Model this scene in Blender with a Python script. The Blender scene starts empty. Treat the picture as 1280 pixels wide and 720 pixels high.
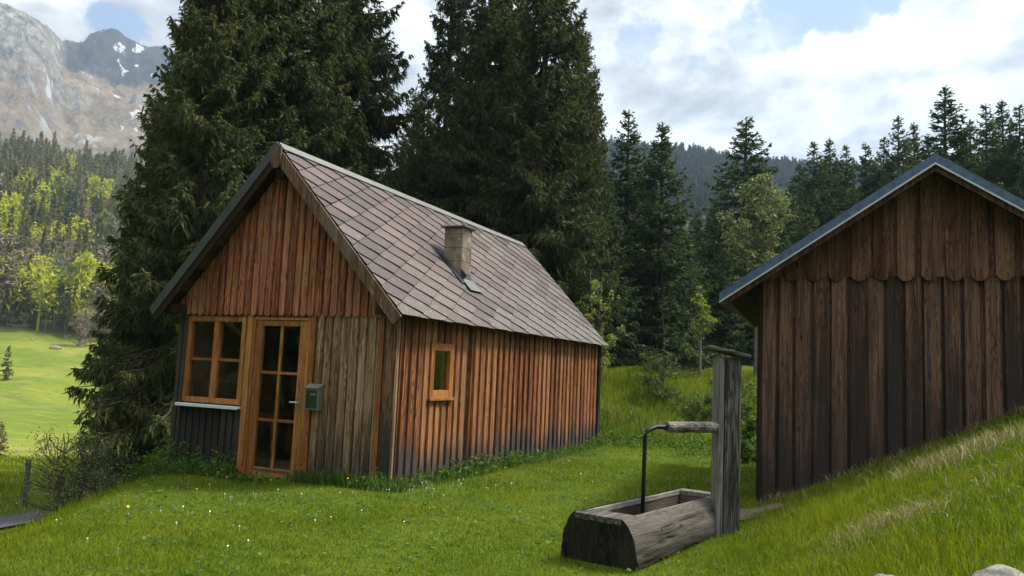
import bpy, bmesh, math, random
import numpy as np
from mathutils import Vector, Matrix

SC = bpy.context.scene
COL = SC.collection
R_ = math.radians

# ------------------------------------------------------------------ camera
EYE = np.array([0.0, 0.0, 1.55])
FPX = 976.7                               # focal length in pixels of a 1280 wide frame
_up = np.array([403.0, 9211.0, FPX]); _up /= np.linalg.norm(_up)
_fw = np.array([0, 0, 1.0]) - _up * _up[2]; _fw /= np.linalg.norm(_fw)
_rt = np.cross(_fw, _up)
if _rt[0] < 0: _rt = -_rt
ROT = np.stack([_rt, _fw, _up])           # rows: world x, y, z in (right, up, forward)
cd = bpy.data.cameras.new("camera"); cam = bpy.data.objects.new("camera", cd); COL.objects.link(cam)
cr, cu, cf = ROT[:, 0], ROT[:, 1], ROT[:, 2]
cam.matrix_world = Matrix(((cr[0], cu[0], -cf[0], EYE[0]), (cr[1], cu[1], -cf[1], EYE[1]), (cr[2], cu[2], -cf[2], EYE[2]), (0, 0, 0, 1)))
cd.sensor_width = 36; cd.lens = 36 * FPX / 1280
cd.clip_start = 0.05; cd.clip_end = 12000
SC.camera = cam

def ray(px, py):
    d = ROT @ np.array([(px - 640) / FPX, (360 - py) / FPX, 1.0])
    return d / d[1]                       # world direction per metre of depth
def at(px, py, Y):
    return EYE + ray(px, py) * Y

# ------------------------------------------------------------------ light
SUN_AZ, SUN_EL = R_(78), R_(56)
SKY_STRENGTH = 0.10
SUN_STRENGTH = 3.2
SC.view_settings.view_transform = 'Standard'; SC.view_settings.look = 'None'
SC.view_settings.gamma = 1; SC.view_settings.use_curve_mapping = False
SC.view_settings.exposure = 1.0
sd = bpy.data.lights.new("sun", 'SUN'); sun = bpy.data.objects.new("sun", sd); COL.objects.link(sun)
sdir = Vector((math.sin(SUN_AZ) * math.cos(SUN_EL), math.cos(SUN_AZ) * math.cos(SUN_EL), math.sin(SUN_EL)))
sun.rotation_euler = sdir.to_track_quat('Z', 'Y').to_euler(); sun.location = (60, -10, 80)
sd.energy = SUN_STRENGTH; sd.angle = R_(9); sd.color = (1.0, 0.93, 0.80)

# ------------------------------------------------------------------ node helper
class G:
    def __init__(s, nt): s.nt = nt
    def put(s, sock, val):
        if isinstance(val, bpy.types.NodeSocket): s.nt.links.new(val, sock)
        elif val is not None:
            if hasattr(sock.default_value, '__len__') and not isinstance(val, str):
                v = list(val)
                if len(sock.default_value) == 4 and len(v) == 3: v = v + [1]
                sock.default_value = v
            else: sock.default_value = val
    def n(s, t, ins=None, out=0, **at_):
        nd = s.nt.nodes.new(t)
        for k, v in at_.items(): setattr(nd, k, v)
        for k, v in (ins or {}).items(): s.put(nd.inputs[k], v)
        return nd.outputs[out]
    def m(s, op, a, b=0.0, c=0.0, clamp=False):
        nd = s.nt.nodes.new('ShaderNodeMath'); nd.operation = op; nd.use_clamp = clamp
        for i, v in enumerate((a, b, c)): s.put(nd.inputs[i], v)
        return nd.outputs[0]
    def vm(s, op, a, b=(0, 0, 0)):
        nd = s.nt.nodes.new('ShaderNodeVectorMath'); nd.operation = op
        s.put(nd.inputs[0], a); s.put(nd.inputs[1], b)
        return nd.outputs['Value'] if op in ('DOT_PRODUCT', 'LENGTH') else nd.outputs[0]
    def mix(s, f, a, b, mode='MIX'):
        nd = s.nt.nodes.new('ShaderNodeMix'); nd.data_type = 'RGBA'; nd.blend_type = mode
        s.put(nd.inputs[0], f); s.put(nd.inputs[6], a); s.put(nd.inputs[7], b)
        return nd.outputs[2]
    def sm(s, v, a, b, x=0.0, y=1.0):
        nd = s.nt.nodes.new('ShaderNodeMapRange'); nd.interpolation_type = 'SMOOTHSTEP'
        for k, q in zip(range(5), (v, a, b, x, y)): s.put(nd.inputs[k], q)
        return nd.outputs[0]
    def noise(s, vec, scale, detail=4, rough=0.55, out=0, dist=0.0):
        return s.n('ShaderNodeTexNoise', {'Vector': vec, 'Scale': scale, 'Detail': detail, 'Roughness': rough, 'Distortion': dist}, out)
    def ramp(s, f, stops):
        nd = s.nt.nodes.new('ShaderNodeValToRGB'); s.put(nd.inputs[0], f)
        e = nd.color_ramp.elements
        while len(e) < len(stops): e.new(0.5)
        for q, (p, c) in zip(e, stops): q.position = p; q.color = (*c, 1)
        return nd.outputs[0]
    def xyz(s, vec):
        nd = s.nt.nodes.new('ShaderNodeSeparateXYZ'); s.put(nd.inputs[0], vec); return nd.outputs
    def comb(s, x, y, z):
        return s.n('ShaderNodeCombineXYZ', {0: x, 1: y, 2: z})

def new_mat(name):
    m = bpy.data.materials.new(name); m.use_nodes = True; m.node_tree.nodes.clear(); return m, G(m.node_tree)
def finish(m, g, shader, disp=None):
    o = g.nt.nodes.new('ShaderNodeOutputMaterial'); g.nt.links.new(shader, o.inputs['Surface']); return m
def principled(g, color, rough=0.8, spec=0.3, metal=0.0, bump=None, bstr=0.3, bdist=0.01):
    ins = {'Base Color': color, 'Roughness': rough, 'Specular IOR Level': spec, 'Metallic': metal}
    if bump is not None:
        ins['Normal'] = g.n('ShaderNodeBump', {'Height': bump, 'Strength': bstr, 'Distance': bdist})
    return g.n('ShaderNodeBsdfPrincipled', ins)

# ------------------------------------------------------------------ world: Nishita sky with broken cloud
W = bpy.data.worlds.new("World"); SC.world = W; W.use_nodes = True
wt = W.node_tree; wt.nodes.clear(); g = G(wt)
sky = g.n('ShaderNodeTexSky', sky_type='NISHITA', sun_disc=False, sun_elevation=SUN_EL, sun_rotation=SUN_AZ, dust_density=1.0, altitude=1000.0)
dirv = g.vm('NORMALIZE', g.n('ShaderNodeTexCoord', out='Generated'))
sx, sy, sz = g.xyz(dirv)
den = g.m('ADD', g.m('MAXIMUM', sz, 0.0), 0.22)
plane = g.comb(g.m('DIVIDE', sx, den), g.m('DIVIDE', sy, den), 0.0)
n1 = g.noise(plane, 1.6, 9, 0.55, dist=0.35)
dd3 = g.vm('MULTIPLY', dirv, (1.0, 1.0, 1.7))
big_ = g.noise(dd3, 3.1, 3, 0.5)
def puff(v): return g.noise(v, 5.2, 10, 0.54, dist=0.15)
n2 = puff(dd3)
# the side of each puff turned to the sun is the lighter one
n2b = puff(g.vm('ADD', dd3, (.012, .006, .022)))
relief = g.m('MULTIPLY', g.m('SUBTRACT', n2, n2b), 4.6)
hole = None
for px, py, rad, amp in [(150, 28, 1.9, .9), (165, 45, 1.3, .7), (783, 48, 2.2, 1.0), (758, 72, 1.5, .8), (866, 82, 0.9, .8), (985, 8, 3.0, .9), (945, 38, 2.0, .8), (1045, 18, 2.4, .8), (1095, -10, 2.0, .9), (905, 55, 1.0, .5)]:
    d = ray(px, py); d = d / np.linalg.norm(d)
    wob = g.vm('NORMALIZE', g.vm('ADD', dirv, g.vm('MULTIPLY', g.vm('SUBTRACT', g.noise(dirv, 14, 6, 0.6, out=1), (.5, .5, .5)), (.13, .13, .13))))
    dd = g.vm('DOT_PRODUCT', wob, tuple(d))
    q = g.sm(dd, math.cos(R_(rad * 1.15)), math.cos(R_(rad * 0.55)), 0.0, amp)
    hole = q if hole is None else g.m('MAXIMUM', hole, q)
# far from the photographed part of the sky the same kind of gaps open by chance
gaps = g.sm(n1, 0.36, 0.30, 0.0, 0.9)
gaps = g.m('MULTIPLY', gaps, g.sm(sz, 0.5, 0.7))
hole = g.m('MAXIMUM', hole, gaps)
hole = g.sm(g.m('ADD', hole, g.m('MULTIPLY', g.m('SUBTRACT', .5, n2), 1.6)), .32, 1.15)
cover = g.m('SUBTRACT', 1.0, hole, clamp=True)
shade = g.m('ADD', g.m('ADD', g.m('MULTIPLY', g.sm(n2, .36, .62), .42), relief), g.m('MULTIPLY', g.sm(big_, .34, .58), .50))
dsun = ray(985, 140); dsun = dsun / np.linalg.norm(dsun)
glow = g.sm(g.vm('DOT_PRODUCT', dirv, tuple(dsun)), math.cos(R_(26)), 1.0, 0.0, 0.16)
shade = g.m('ADD', shade, glow)
ccol = g.ramp(shade, [(0.0, (.36, .375, .405)), (0.35, (.53, .54, .56)), (0.65, (.72, .72, .72)), (1.0, (.95, .945, .93))])
CLOUD_K = 0.72 / SKY_STRENGTH
ccol = g.mix(1.0, ccol, (CLOUD_K, CLOUD_K, CLOUD_K), 'MULTIPLY')
# added fill light: upper cloud brightened, zenith about twice the low sky
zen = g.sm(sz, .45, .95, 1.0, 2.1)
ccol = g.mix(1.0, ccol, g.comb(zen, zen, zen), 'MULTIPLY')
skyc = g.mix(0.35, sky, (3.2, 3.9, 4.9))
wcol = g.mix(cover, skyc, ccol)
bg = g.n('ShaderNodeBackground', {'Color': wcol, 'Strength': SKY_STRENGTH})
wo = wt.nodes.new('ShaderNodeOutputWorld'); wt.links.new(bg, wo.inputs['Surface'])
SC.cycles.max_bounces = 6; SC.cycles.diffuse_bounces = 3; SC.cycles.glossy_bounces = 3
SC.cycles.transmission_bounces = 4; SC.cycles.transparent_max_bounces = 8; SC.cycles.volume_bounces = 0
SC.cycles.use_denoising = True

# ------------------------------------------------------------------ noise and ground height
def _h(ix, iy, seed):
    n = (ix.astype(np.int64) * 374761393 + iy.astype(np.int64) * 668265263 + seed * 144665) & 0x7fffffff
    n = ((n ^ (n >> 13)) * 1274126177) & 0x7fffffff
    return ((n ^ (n >> 16)) & 0xffff) / 65535.0
def vnoise(x, y, seed=0):
    x = np.asarray(x, float); y = np.asarray(y, float)
    ix, iy = np.floor(x), np.floor(y); fx, fy = x - ix, y - iy
    fx = fx * fx * (3 - 2 * fx); fy = fy * fy * (3 - 2 * fy)
    a = _h(ix, iy, seed); b = _h(ix + 1, iy, seed); c = _h(ix, iy + 1, seed); d = _h(ix + 1, iy + 1, seed)
    return (a * (1 - fx) + b * fx) * (1 - fy) + (c * (1 - fx) + d * fx) * fy - 0.5
def fbm(x, y, oct=5, seed=0, gain=0.5):
    t = 0; a = 1.0; f = 1.0
    for i in range(oct):
        t = t + a * vnoise(x * f + 13.7 * i, y * f - 7.1 * i, seed + i); a *= gain; f *= 2.03
    return t
def ss(a, b, t):
    t = np.clip((np.asarray(t, float) - a) / (b - a), 0, 1); return t * t * (3 - 2 * t)

def gz(x, y):
    x = np.asarray(x, float); y = np.asarray(y, float)
    r = np.hypot(x, y); az = np.degrees(np.arctan2(x, y))
    wl = 1 - ss(-24, -14, az); wl = np.where(az < -100, 1 - ss(100, 160, -az), wl)
    wr = ss(-19, -5, az) * (1 - ss(85, 140, az))
    z = 0.05 * vnoise(x * .45, y * .45, 3) + 0.025 * vnoise(x * 1.7, y * 1.7, 4) - .02
    z = z - 0.09 * ss(-1.5, -5, x) * ss(6, 9, y)
    # bank on the right
    d = (x - 3.0) * .93 - (y - 9.6) * .37
    b = .49 * .28 * np.logaddexp(0, d / .28); b = 5 * np.tanh(b / 5)
    b = b * (1 + .10 * fbm(x * .6, y * .6, 3, 21)) * (1 - ss(40, 80, r)) 
    z = z + b
    # mound and rising wood floor behind
    dm = y - (16.9 + .37 * np.clip(x, -4, 12)) + .8 * vnoise(x * .35, y * .1, 8)
    wm = ss(-5.5, -.5, x)
    z = z + wm * (1.25 * ss(0, 3.0, dm) * (1 + .35 * vnoise(x * .7, y * .7, 9)) + .055 * np.clip(dm - 2, 0, 40) + .05 * np.clip(x - 2, 0, 8) * ss(2, 8, dm))
    # drop to the left
    xe = -(2.75 + .2 * np.clip(y, 0, 11))
    dl = xe - x
    z = z + np.interp(dl, [-.3, 0, .6, 1.8, 3.2, 5, 8, 14], [0, -.05, -.28, -.92, -1.45, -1.75, -1.9, -2.0]) * ss(-12, 0, y)
    val = np.interp(r * .875, [20, 30, 38, 42, 50, 70, 90, 106, 112, 140, 170, 200, 250, 450, 600, 900], [0, -.9, -1.3, -2.2, -2.9, -4.3, -4.1, -3.0, -2.0, 1.4, 6.9, 11.4, 33, 104, 134, 134])
    z = z + wl * (val + ss(30, 60, r) * 1.25 * fbm(x * .035, y * .035, 5, 31) * (1 + r / 120))
    hil = np.interp(r, [0, 40, 60, 100, 200, 400, 600, 660, 900], [0, 0, 1.5, 5, 24, 92, 172, 178, 120])
    z = z + wr * hil * (1 - .17 * ss(9, 30, az)) * (1 + .08 * fbm(x * .006, y * .006, 4, 41) * ss(100, 400, r))
    # unseen rise behind the camera, added for the window reflections
    z = z + .28 * np.clip(-y - 4, 0, 60) * ss(-60, 0, x + 30)
    return z
def gz1(x, y): return float(gz(np.array([x]), np.array([y]))[0])

# ------------------------------------------------------------------ object helpers
def np_mesh(name, V, F, mat, parent=None, smooth=False, loc=None):
    V = np.asarray(V, np.float32); F = np.asarray(F, np.int32)
    me = bpy.data.meshes.new(name)
    me.vertices.add(len(V)); me.vertices.foreach_set('co', V.ravel())
    k = F.shape[1]
    me.loops.add(F.size); me.loops.foreach_set('vertex_index', F.ravel())
    me.polygons.add(len(F)); me.polygons.foreach_set('loop_start', np.arange(0, F.size, k, dtype=np.int32))
    me.polygons.foreach_set('loop_total', np.full(len(F), k, np.int32))
    if smooth: me.polygons.foreach_set('use_smooth', np.ones(len(F), bool))
    me.update(calc_edges=True); me.validate()
    me.materials.append(mat)
    o = bpy.data.objects.new(name, me); COL.objects.link(o)
    if parent is not None: o.parent = parent
    if loc is not None: o.location = loc
    return o

class MB:
    def __init__(s): s.v = []; s.f = []
    def add(s, vs, fs):
        b = len(s.v); s.v += [tuple(map(float, p)) for p in vs]; s.f += [tuple(b + i for i in q) for q in fs]
    def box(s, x0, x1, y0, y1, z0, z1):
        x0, x1 = min(x0, x1), max(x0, x1); y0, y1 = min(y0, y1), max(y0, y1); z0, z1 = min(z0, z1), max(z0, z1)
        s.add([(x0, y0, z0), (x1, y0, z0), (x1, y1, z0), (x0, y1, z0), (x0, y0, z1), (x1, y0, z1), (x1, y1, z1), (x0, y1, z1)],
              [(3, 2, 1, 0), (4, 5, 6, 7), (0, 1, 5, 4), (1, 2, 6, 5), (2, 3, 7, 6), (3, 0, 4, 7)])
    def prism(s, poly, d0, d1, axis='y'):
        # poly in (a, z) extruded along axis; a = x for axis y, a = y for axis x
        n = len(poly)
        P = (lambda a, z, d: (a, d, z)) if axis == 'y' else (lambda a, z, d: (d, a, z))
        vs = [P(a, z, d0) for a, z in poly] + [P(a, z, d1) for a, z in poly]
        s.add(vs, [tuple(range(n)), tuple(range(2 * n - 1, n - 1, -1))] + [(i, n + i, n + (i + 1) % n, (i + 1) % n) for i in range(n)])
    def slab(s, a, b, c, d, t):
        # quad a b c d thickened by vector t
        t = np.asarray(t, float); q = [np.asarray(p, float) for p in (a, b, c, d)]
        s.add(q + [p + t for p in q], [(3, 2, 1, 0), (4, 5, 6, 7), (0, 1, 5, 4), (1, 2, 6, 5), (2, 3, 7, 6), (3, 0, 4, 7)])
    def tube(s, path, rad, n=8, cap=True):
        path = [np.asarray(p, float) for p in path]; k = len(path)
        rad = [rad] * k if np.isscalar(rad) else rad
        vs = []; up = np.array([0.31, 0.2, 0.93])
        for i in range(k):
            d = path[min(i + 1, k - 1)] - path[max(i - 1, 0)]; d = d / (np.linalg.norm(d) + 1e-9)
            a = np.cross(d, up); 
            if np.linalg.norm(a) < .1: a = np.cross(d, (1, 0, 0))
            a /= np.linalg.norm(a); b = np.cross(d, a)
            for j in range(n):
                t = 2 * math.pi * j / n; vs.append(path[i] + rad[i] * (a * math.cos(t) + b * math.sin(t)))
        fs = [(i * n + j, i * n + (j + 1) % n, (i + 1) * n + (j + 1) % n, (i + 1) * n + j) for i in range(k - 1) for j in range(n)]
        if cap: fs += [tuple(range(n - 1, -1, -1)), tuple((k - 1) * n + j for j in range(n))]
        s.add(vs, fs)
    def build(s, name, mat, parent=None, bevel=0, smooth=False, loc=None):
        me = bpy.data.meshes.new(name); me.from_pydata(s.v, [], s.f); me.update()
        bm = bmesh.new(); bm.from_mesh(me); bmesh.ops.recalc_face_normals(bm, faces=bm.faces); bm.to_mesh(me); bm.free()
        if smooth:
            for p in me.polygons: p.use_smooth = True
        me.materials.append(mat)
        o = bpy.data.objects.new(name, me); COL.objects.link(o)
        if parent is not None: o.parent = parent
        if loc is not None: o.location = loc
        if bevel:
            b = o.modifiers.new('bevel', 'BEVEL'); b.width = bevel; b.segments = 2; b.limit_method = 'ANGLE'
        return o

def tag(o, label=None, cat=None, group=None, kind=None):
    for k, v in (('label', label), ('category', cat), ('group', group), ('kind', kind)):
        if v: o[k] = v
    return o
def empty(name, loc, rz=0.0, scale=None):
    o = bpy.data.objects.new(name, None); COL.objects.link(o); o.location = loc; o.rotation_euler = (0, 0, rz)
    o.empty_display_size = .2
    if scale is not None: o.scale = scale
    return o

# ------------------------------------------------------------------ materials
def wood(name, light, mid, dark, sock=None, stain_shade=None, stain_shade_col=(.018, .017, .016), grey=0.0, grey_col=(.2, .19, .175), ring=14, rough=.85, var=.5, spec=.2, axis='z', con=.155):
    """weathered boards; the grain runs along local z. stain = (z where it ends, z where it starts, share of random shift)"""
    m, g = new_mat(name)
    P = g.n('ShaderNodeTexCoord', out='Object'); rnd = g.n('ShaderNodeNewGeometry', out='Random Per Island'); P0 = P
    if axis == 'x':
        a_, b_, c_ = g.xyz(P); P = g.comb(c_, b_, a_)
    off = g.comb(g.m('MULTIPLY', rnd, 37.0), g.m('MULTIPLY', rnd, 91.0), g.m('MULTIPLY', rnd, 53.0))
    Q = g.vm('ADD', P, off)
    fine = g.noise(g.vm('MULTIPLY', Q, (90, 90, 2.2)), 1.0, 5, .65)
    streak = g.noise(g.vm('MULTIPLY', Q, (22, 22, .9)), 1.0, 4, .6)
    field = g.noise(g.vm('MULTIPLY', Q, (9, 9, .75)), 1.0, 2, .45)
    rings = g.m('SINE', g.m('MULTIPLY', field, ring * 6.28))
    rings = g.sm(rings, -.2, 1.0)
    blotch = g.noise(g.vm('MULTIPLY', Q, (3.2, 3.2, 1.1)), 1.0, 5, .6)
    f = g.m('ADD', g.m('MULTIPLY', streak, .55), g.m('MULTIPLY', fine, .45))
    f = g.m('ADD', f, g.m('MULTIPLY', g.m('SUBTRACT', rnd, .5), var))
    f = g.m('SUBTRACT', f, g.m('MULTIPLY', rings, .10))
    col = g.ramp(g.sm(f, .5 - con, .5 + con), [(0, dark), (.5, mid), (1, light)])
    if grey:
        col = g.mix(g.m('MULTIPLY', g.sm(g.m('ADD', blotch, g.m('MULTIPLY', g.m('SUBTRACT', rnd, .5), .35)), .40, .66), grey), col, grey_col)
    # knots
    kn = g.n('ShaderNodeTexVoronoi', {'Vector': g.vm('MULTIPLY', Q, (7, 7, 2.6)), 'Scale': 1.0}, 0, feature='F1')
    kmask = g.sm(kn, .13, .05, 0, .8)
    col = g.mix(kmask, col, tuple(c * .35 for c in dark))
    if stain_shade:
        z = g.xyz(P0)[2]
        zz = g.m('ADD', z, g.m('MULTIPLY', g.m('SUBTRACT', streak, .5), stain_shade[2]))
        zz = g.m('ADD', zz, g.m('MULTIPLY', g.m('SUBTRACT', rnd, .5), stain_shade[2] * .8))
        zz = g.m('ADD', zz, g.m('MULTIPLY', g.m('SUBTRACT', blotch, .5), stain_shade[2] * 1.2))
        sf = g.sm(zz, stain_shade[0], stain_shade[1], 1.0, 0.0)
        sc = g.mix(fine, stain_shade_col, tuple(c * 3.2 for c in stain_shade_col))
        col = g.mix(g.m('MULTIPLY', sf, .93), col, sc)
    bmp = g.m('ADD', fine, g.m('MULTIPLY', rings, -.3))
    return finish(m, g, principled(g, col, rough, spec, bump=bmp, bstr=.7, bdist=.008))

def plain(name, col, rough=.6, spec=.4, metal=0.0, vary=.12, scale=6.0, bump=.0):
    m, g = new_mat(name)
    P = g.n('ShaderNodeTexCoord', out='Object')
    n = g.noise(P, scale, 6, .6)
    c = g.mix(g.sm(n, .3, .7), tuple(x * (1 - vary) for x in col), tuple(min(1, x * (1 + vary)) for x in col))
    n2 = g.noise(P, scale * 9, 4, .6)
    c = g.mix(g.sm(n2, .62, .8, 0, vary * 2.5), c, tuple(x * .45 for x in col))
    return finish(m, g, principled(g, c, rough, spec, metal, bump=n2 if bump else None, bstr=bump))

M = {}
M['gable'] = wood('gable_boards', (.58, .245, .115), (.36, .126, .056), (.12, .040, .019), grey=.25, grey_col=(.36, .19, .135), var=.11)
M['front'] = wood('front_boards', (.62, .43, .26), (.38, .235, .135), (.12, .064, .034), stain_shade=(-.25, .95, .8), grey=.35, grey_col=(.42, .30, .20), var=.16)
M['black'] = wood('tarred_boards', (.042, .036, .030), (.015, .013, .012), (.005, .0045, .0045), stain_shade=(.2, 1.1, .3), grey=.35, grey_col=(.09, .08, .07), var=.5)
M['side'] = wood('side_boards', (.50, .225, .090), (.28, .102, .039), (.095, .033, .015), stain_shade=(.18, .66, .34), stain_shade_col=(.028, .027, .027), grey=.30, grey_col=(.32, .19, .10), var=.11)
M['trim'] = wood('orange_trim', (.50, .23, .070), (.37, .145, .038), (.22, .075, .020), var=.25, ring=8, rough=.55, spec=.35)
M['corner'] = wood('corner_board', (.40, .255, .145), (.24, .14, .075), (.08, .042, .022), stain_shade=(.35, 1.25, .4), var=.15)
M['barge'] = wood('barge_board', (.36, .25, .17), (.22, .135, .085), (.10, .055, .034), grey=.5, grey_col=(.25, .20, .16), var=.3)
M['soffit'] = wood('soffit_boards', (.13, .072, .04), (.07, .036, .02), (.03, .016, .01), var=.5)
M['shed'] = wood('shed_boards', (.27, .138, .085), (.140, .062, .037), (.038, .018, .012), stain_shade=(.7, 2.95, 1.8), stain_shade_col=(.018, .015, .014), grey=.25, grey_col=(.11, .092, .08), var=.13, ring=17)
M['shed_gable'] = wood('shed_gable_boards', (.26, .130, .078), (.155, .068, .040), (.055, .024, .015), grey=.2, grey_col=(.16, .12, .095), var=.12, ring=18)
M['oldwood'] = wood('grey_weathered_wood', (.28, .265, .245), (.145, .135, .122), (.036, .033, .030), grey=.35, grey_col=(.22, .207, .187), var=.25, ring=12)
M['oldwood_along'] = wood('grey_weathered_wood_along', (.30, .285, .262), (.165, .155, .14), (.045, .041, .037), grey=.5, grey_col=(.22, .21, .195), var=.25, ring=12, axis='x')
M['trough'] = wood('weathered_log', (.115, .102, .088), (.040, .034, .029), (.008, .007, .006), stain_shade=(.08, .42, .26), stain_shade_col=(.014, .013, .011), grey=.45, grey_col=(.13, .118, .104), var=.3, ring=20, axis='x', con=.15)  # lower half darkened to stand in for the shade under the log
M['troughdark'] = wood('dark_log_end', (.050, .045, .038), (.020, .018, .015), (.007, .006, .006), grey=.4, grey_col=(.075, .068, .058), var=.3, ring=12)  # end faces of the log, darker than its sides
M['troughin'] = wood('wet_trough_inside', (.14, .09, .055), (.075, .046, .028), (.03, .019, .012), grey=.3, var=.2, axis='x')
M['metal'] = plain('dark_grey_sheet_metal', (.075, .082, .082), .45, .5, .3, .2, 4)
M['ridge'] = plain('grey_ridge_metal', (.17, .175, .168), .5, .5, .2, .15, 5)
M['bluemetal'] = plain('blue_grey_roof_sheet', (.075, .115, .195), .42, .5, .35, .25, 14)
M['lip'] = plain('pale_metal_lip', (.42, .48, .56), .35, .6, .5, .1, 5)
M['lead'] = plain('dark_blue_flashing', (.030, .042, .065), .4, .6, .3, .25, 6)
M['apron'] = plain('grey_apron', (.15, .155, .155), .5, .5, .3, .2, 8)
M['steel'] = plain('brushed_steel', (.55, .56, .56), .3, .6, .9, .08, 8)
M['white'] = plain('white_painted_sill', (.72, .74, .76), .45, .5, 0, .06, 5)
M['boxmetal'] = plain('galvanised_box', (.30, .31, .31), .4, .5, .6, .12, 12)
M['boxgreen'] = plain('dark_green_panel', (.035, .055, .036), .18, .6, 0, .15, 6)
M['blackmetal'] = plain('black_iron_pipe', (.013, .013, .014), .5, .5, .3, .3, 12)
M['concrete'] = plain('old_concrete', (.26, .25, .23), .9, .2, 0, .2, 7, .3)
M['asphalt'] = plain('asphalt', (.085, .085, .09), .9, .2, 0, .15, 3, .3)
M['earth'] = plain('bare_earth', (.15, .115, .08), .95, .1, 0, .25, 4, .5)
M['bark'] = plain('bark', (.075, .058, .046), .95, .1, 0, .35, 5, .5)
M['greybark'] = plain('grey_bark', (.17, .15, .13), .95, .1, 0, .3, 5, .5)
M['inside'] = plain('inside_panelling', (.34, .23, .14), .8, .2, 0, .2, 3)

def glass_mat():
    m, g = new_mat('window_glass')
    geo = g.nt.nodes.new('ShaderNodeNewGeometry')
    ct = g.m('ABSOLUTE', g.vm('DOT_PRODUCT', geo.outputs['Incoming'], geo.outputs['Normal']))
    fr = g.m('ADD', .045, g.m('MULTIPLY', .955, g.m('POWER', g.m('SUBTRACT', 1.0, ct), 5.0)))
    gl = g.n('ShaderNodeBsdfGlossy', {'Color': (.9, .93, .95), 'Roughness': .015})
    tr = g.n('ShaderNodeBsdfTransparent', {'Color': (.86, .89, .88)})
    return finish(m, g, g.n('ShaderNodeMixShader', {0: fr, 1: tr, 2: gl}))
M['glass'] = glass_mat()

def slate_mat():
    m, g = new_mat('fibre_slates')
    P = g.n('ShaderNodeTexCoord', out='Object'); rnd = g.n('ShaderNodeNewGeometry', out='Random Per Island')
    x, y, z = g.xyz(P)
    n = g.noise(g.vm('ADD', P, g.comb(rnd, rnd, rnd)), 2.2, 8, .65)
    sp = g.noise(P, 34, 6, .7)
    c = g.ramp(rnd, [(0, (.058, .045, .044)), (.5, (.104, .071, .069)), (.85, (.130, .094, .089)), (1, (.155, .105, .094))])
    # the paint has worn to grey towards the eaves and the far end
    worn = g.m('ADD', g.m('MULTIPLY', g.sm(z, 3.5, 2.3), .55), g.m('MULTIPLY', g.sm(y, 2.0, 7.0), .45))
    worn = g.m('MULTIPLY', worn, g.sm(g.m('ADD', n, g.m('MULTIPLY', g.m('SUBTRACT', rnd, .5), .5)), .3, .62))
    c = g.mix(worn, c, (.105, .097, .088))
    c = g.mix(g.sm(sp, .58, .74, 0, .75), c, (.035, .030, .027))
    c = g.mix(g.m('MULTIPLY', g.sm(g.noise(P, 21, 5, .7), .57, .68), g.m('ADD', .25, worn)), c, (.40, .39, .35))
    c = g.mix(g.m('MULTIPLY', g.sm(g.noise(P, 8, 6, .75), .55, .68), g.m('ADD', .25, g.m('MULTIPLY', worn, .6))), c, (.23, .225, .20))
    c = g.mix(g.sm(g.noise(g.vm('ADD', P, (3, 5, 1)), 5.5, 6, .75), .56, .70, 0, .65), c, (.045, .040, .034))
    return finish(m, g, principled(g, c, .62, .4, bump=sp, bstr=.5, bdist=.006))
M['slate'] = slate_mat()

def chimney_mat():
    m, g = new_mat('chimney_render')
    P = g.n('ShaderNodeTexCoord', out='Object')
    x, y, z = g.xyz(P)
    n = g.noise(P, 5, 7, .65)
    c = g.ramp(n, [(.25, (.10, .075, .052)), (.5, (.21, .165, .12)), (.72, (.30, .275, .24))])
    c = g.mix(g.sm(g.noise(P, 7.5, 5, .6), .52, .66, 0, .8), c, (.40, .37, .32))
    joint = g.m('ABSOLUTE', g.m('SUBTRACT', g.m('FRACT', g.m('MULTIPLY', z, 1 / .23)), .5))
    c = g.mix(g.sm(joint, .045, .02, 0, .75), c, (.07, .055, .04))
    return finish(m, g, principled(g, c, .9, .15, bump=n, bstr=.4))
M['chimney'] = chimney_mat()

def leaf_mat(name, a, b, c, trans=.35, tcol=None, big=None, gloss=.25, brown=None):
    """a dark, b usual, c light; every blade, needle spray or leaf takes its own mix"""
    m, g = new_mat(name)
    rnd = g.n('ShaderNodeNewGeometry', out='Random Per Island')
    col = g.ramp(rnd, [(0, a), (.55, b), (1, c)])
    if brown: col = g.mix(g.sm(rnd, .955, .96), col, brown)
    if big:
        P = g.n('ShaderNodeNewGeometry', out='Position')
        col = g.mix(g.sm(g.noise(P, big[0], 4, .6), .36, .66), g.mix(1, col, big[1], 'MULTIPLY'), col)
        oi = g.n('ShaderNodeObjectInfo', out='Random')
        col = g.mix(1, col, g.ramp(oi, [(0, (.8, .85, .85)), (.5, (1, 1, 1)), (1, (1.18, 1.08, .9))]), 'MULTIPLY')
    df = g.n('ShaderNodeBsdfPrincipled', {'Base Color': col, 'Roughness': .6, 'Specular IOR Level': gloss})
    tl = g.n('ShaderNodeBsdfTranslucent', {'Color': g.mix(1, col, tcol or (1.2, 1.25, .6), 'MULTIPLY')})
    return finish(m, g, g.n('ShaderNodeMixShader', {0: trans, 1: df, 2: tl}))
M['needle'] = leaf_mat('spruce_needles', (.036, .058, .020), (.088, .118, .038), (.19, .19, .062), .38, big=(.55, (.6, .7, .75)), brown=(.13, .085, .045))
M['needle2'] = leaf_mat('young_spruce_needles', (.028, .055, .024), (.062, .105, .040), (.13, .17, .06), .34, big=(.5, (.65, .75, .8)))
M['needlefar'] = leaf_mat('hillside_spruce_needles', (.095, .105, .042), (.22, .22, .080), (.38, .34, .13), .42, big=(.05, (.6, .65, .75)))
M['needlehill'] = leaf_mat('far_hill_needles', (.014, .026, .020), (.030, .050, .034), (.055, .08, .05), .2, big=(.02, (.55, .62, .7)))
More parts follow.
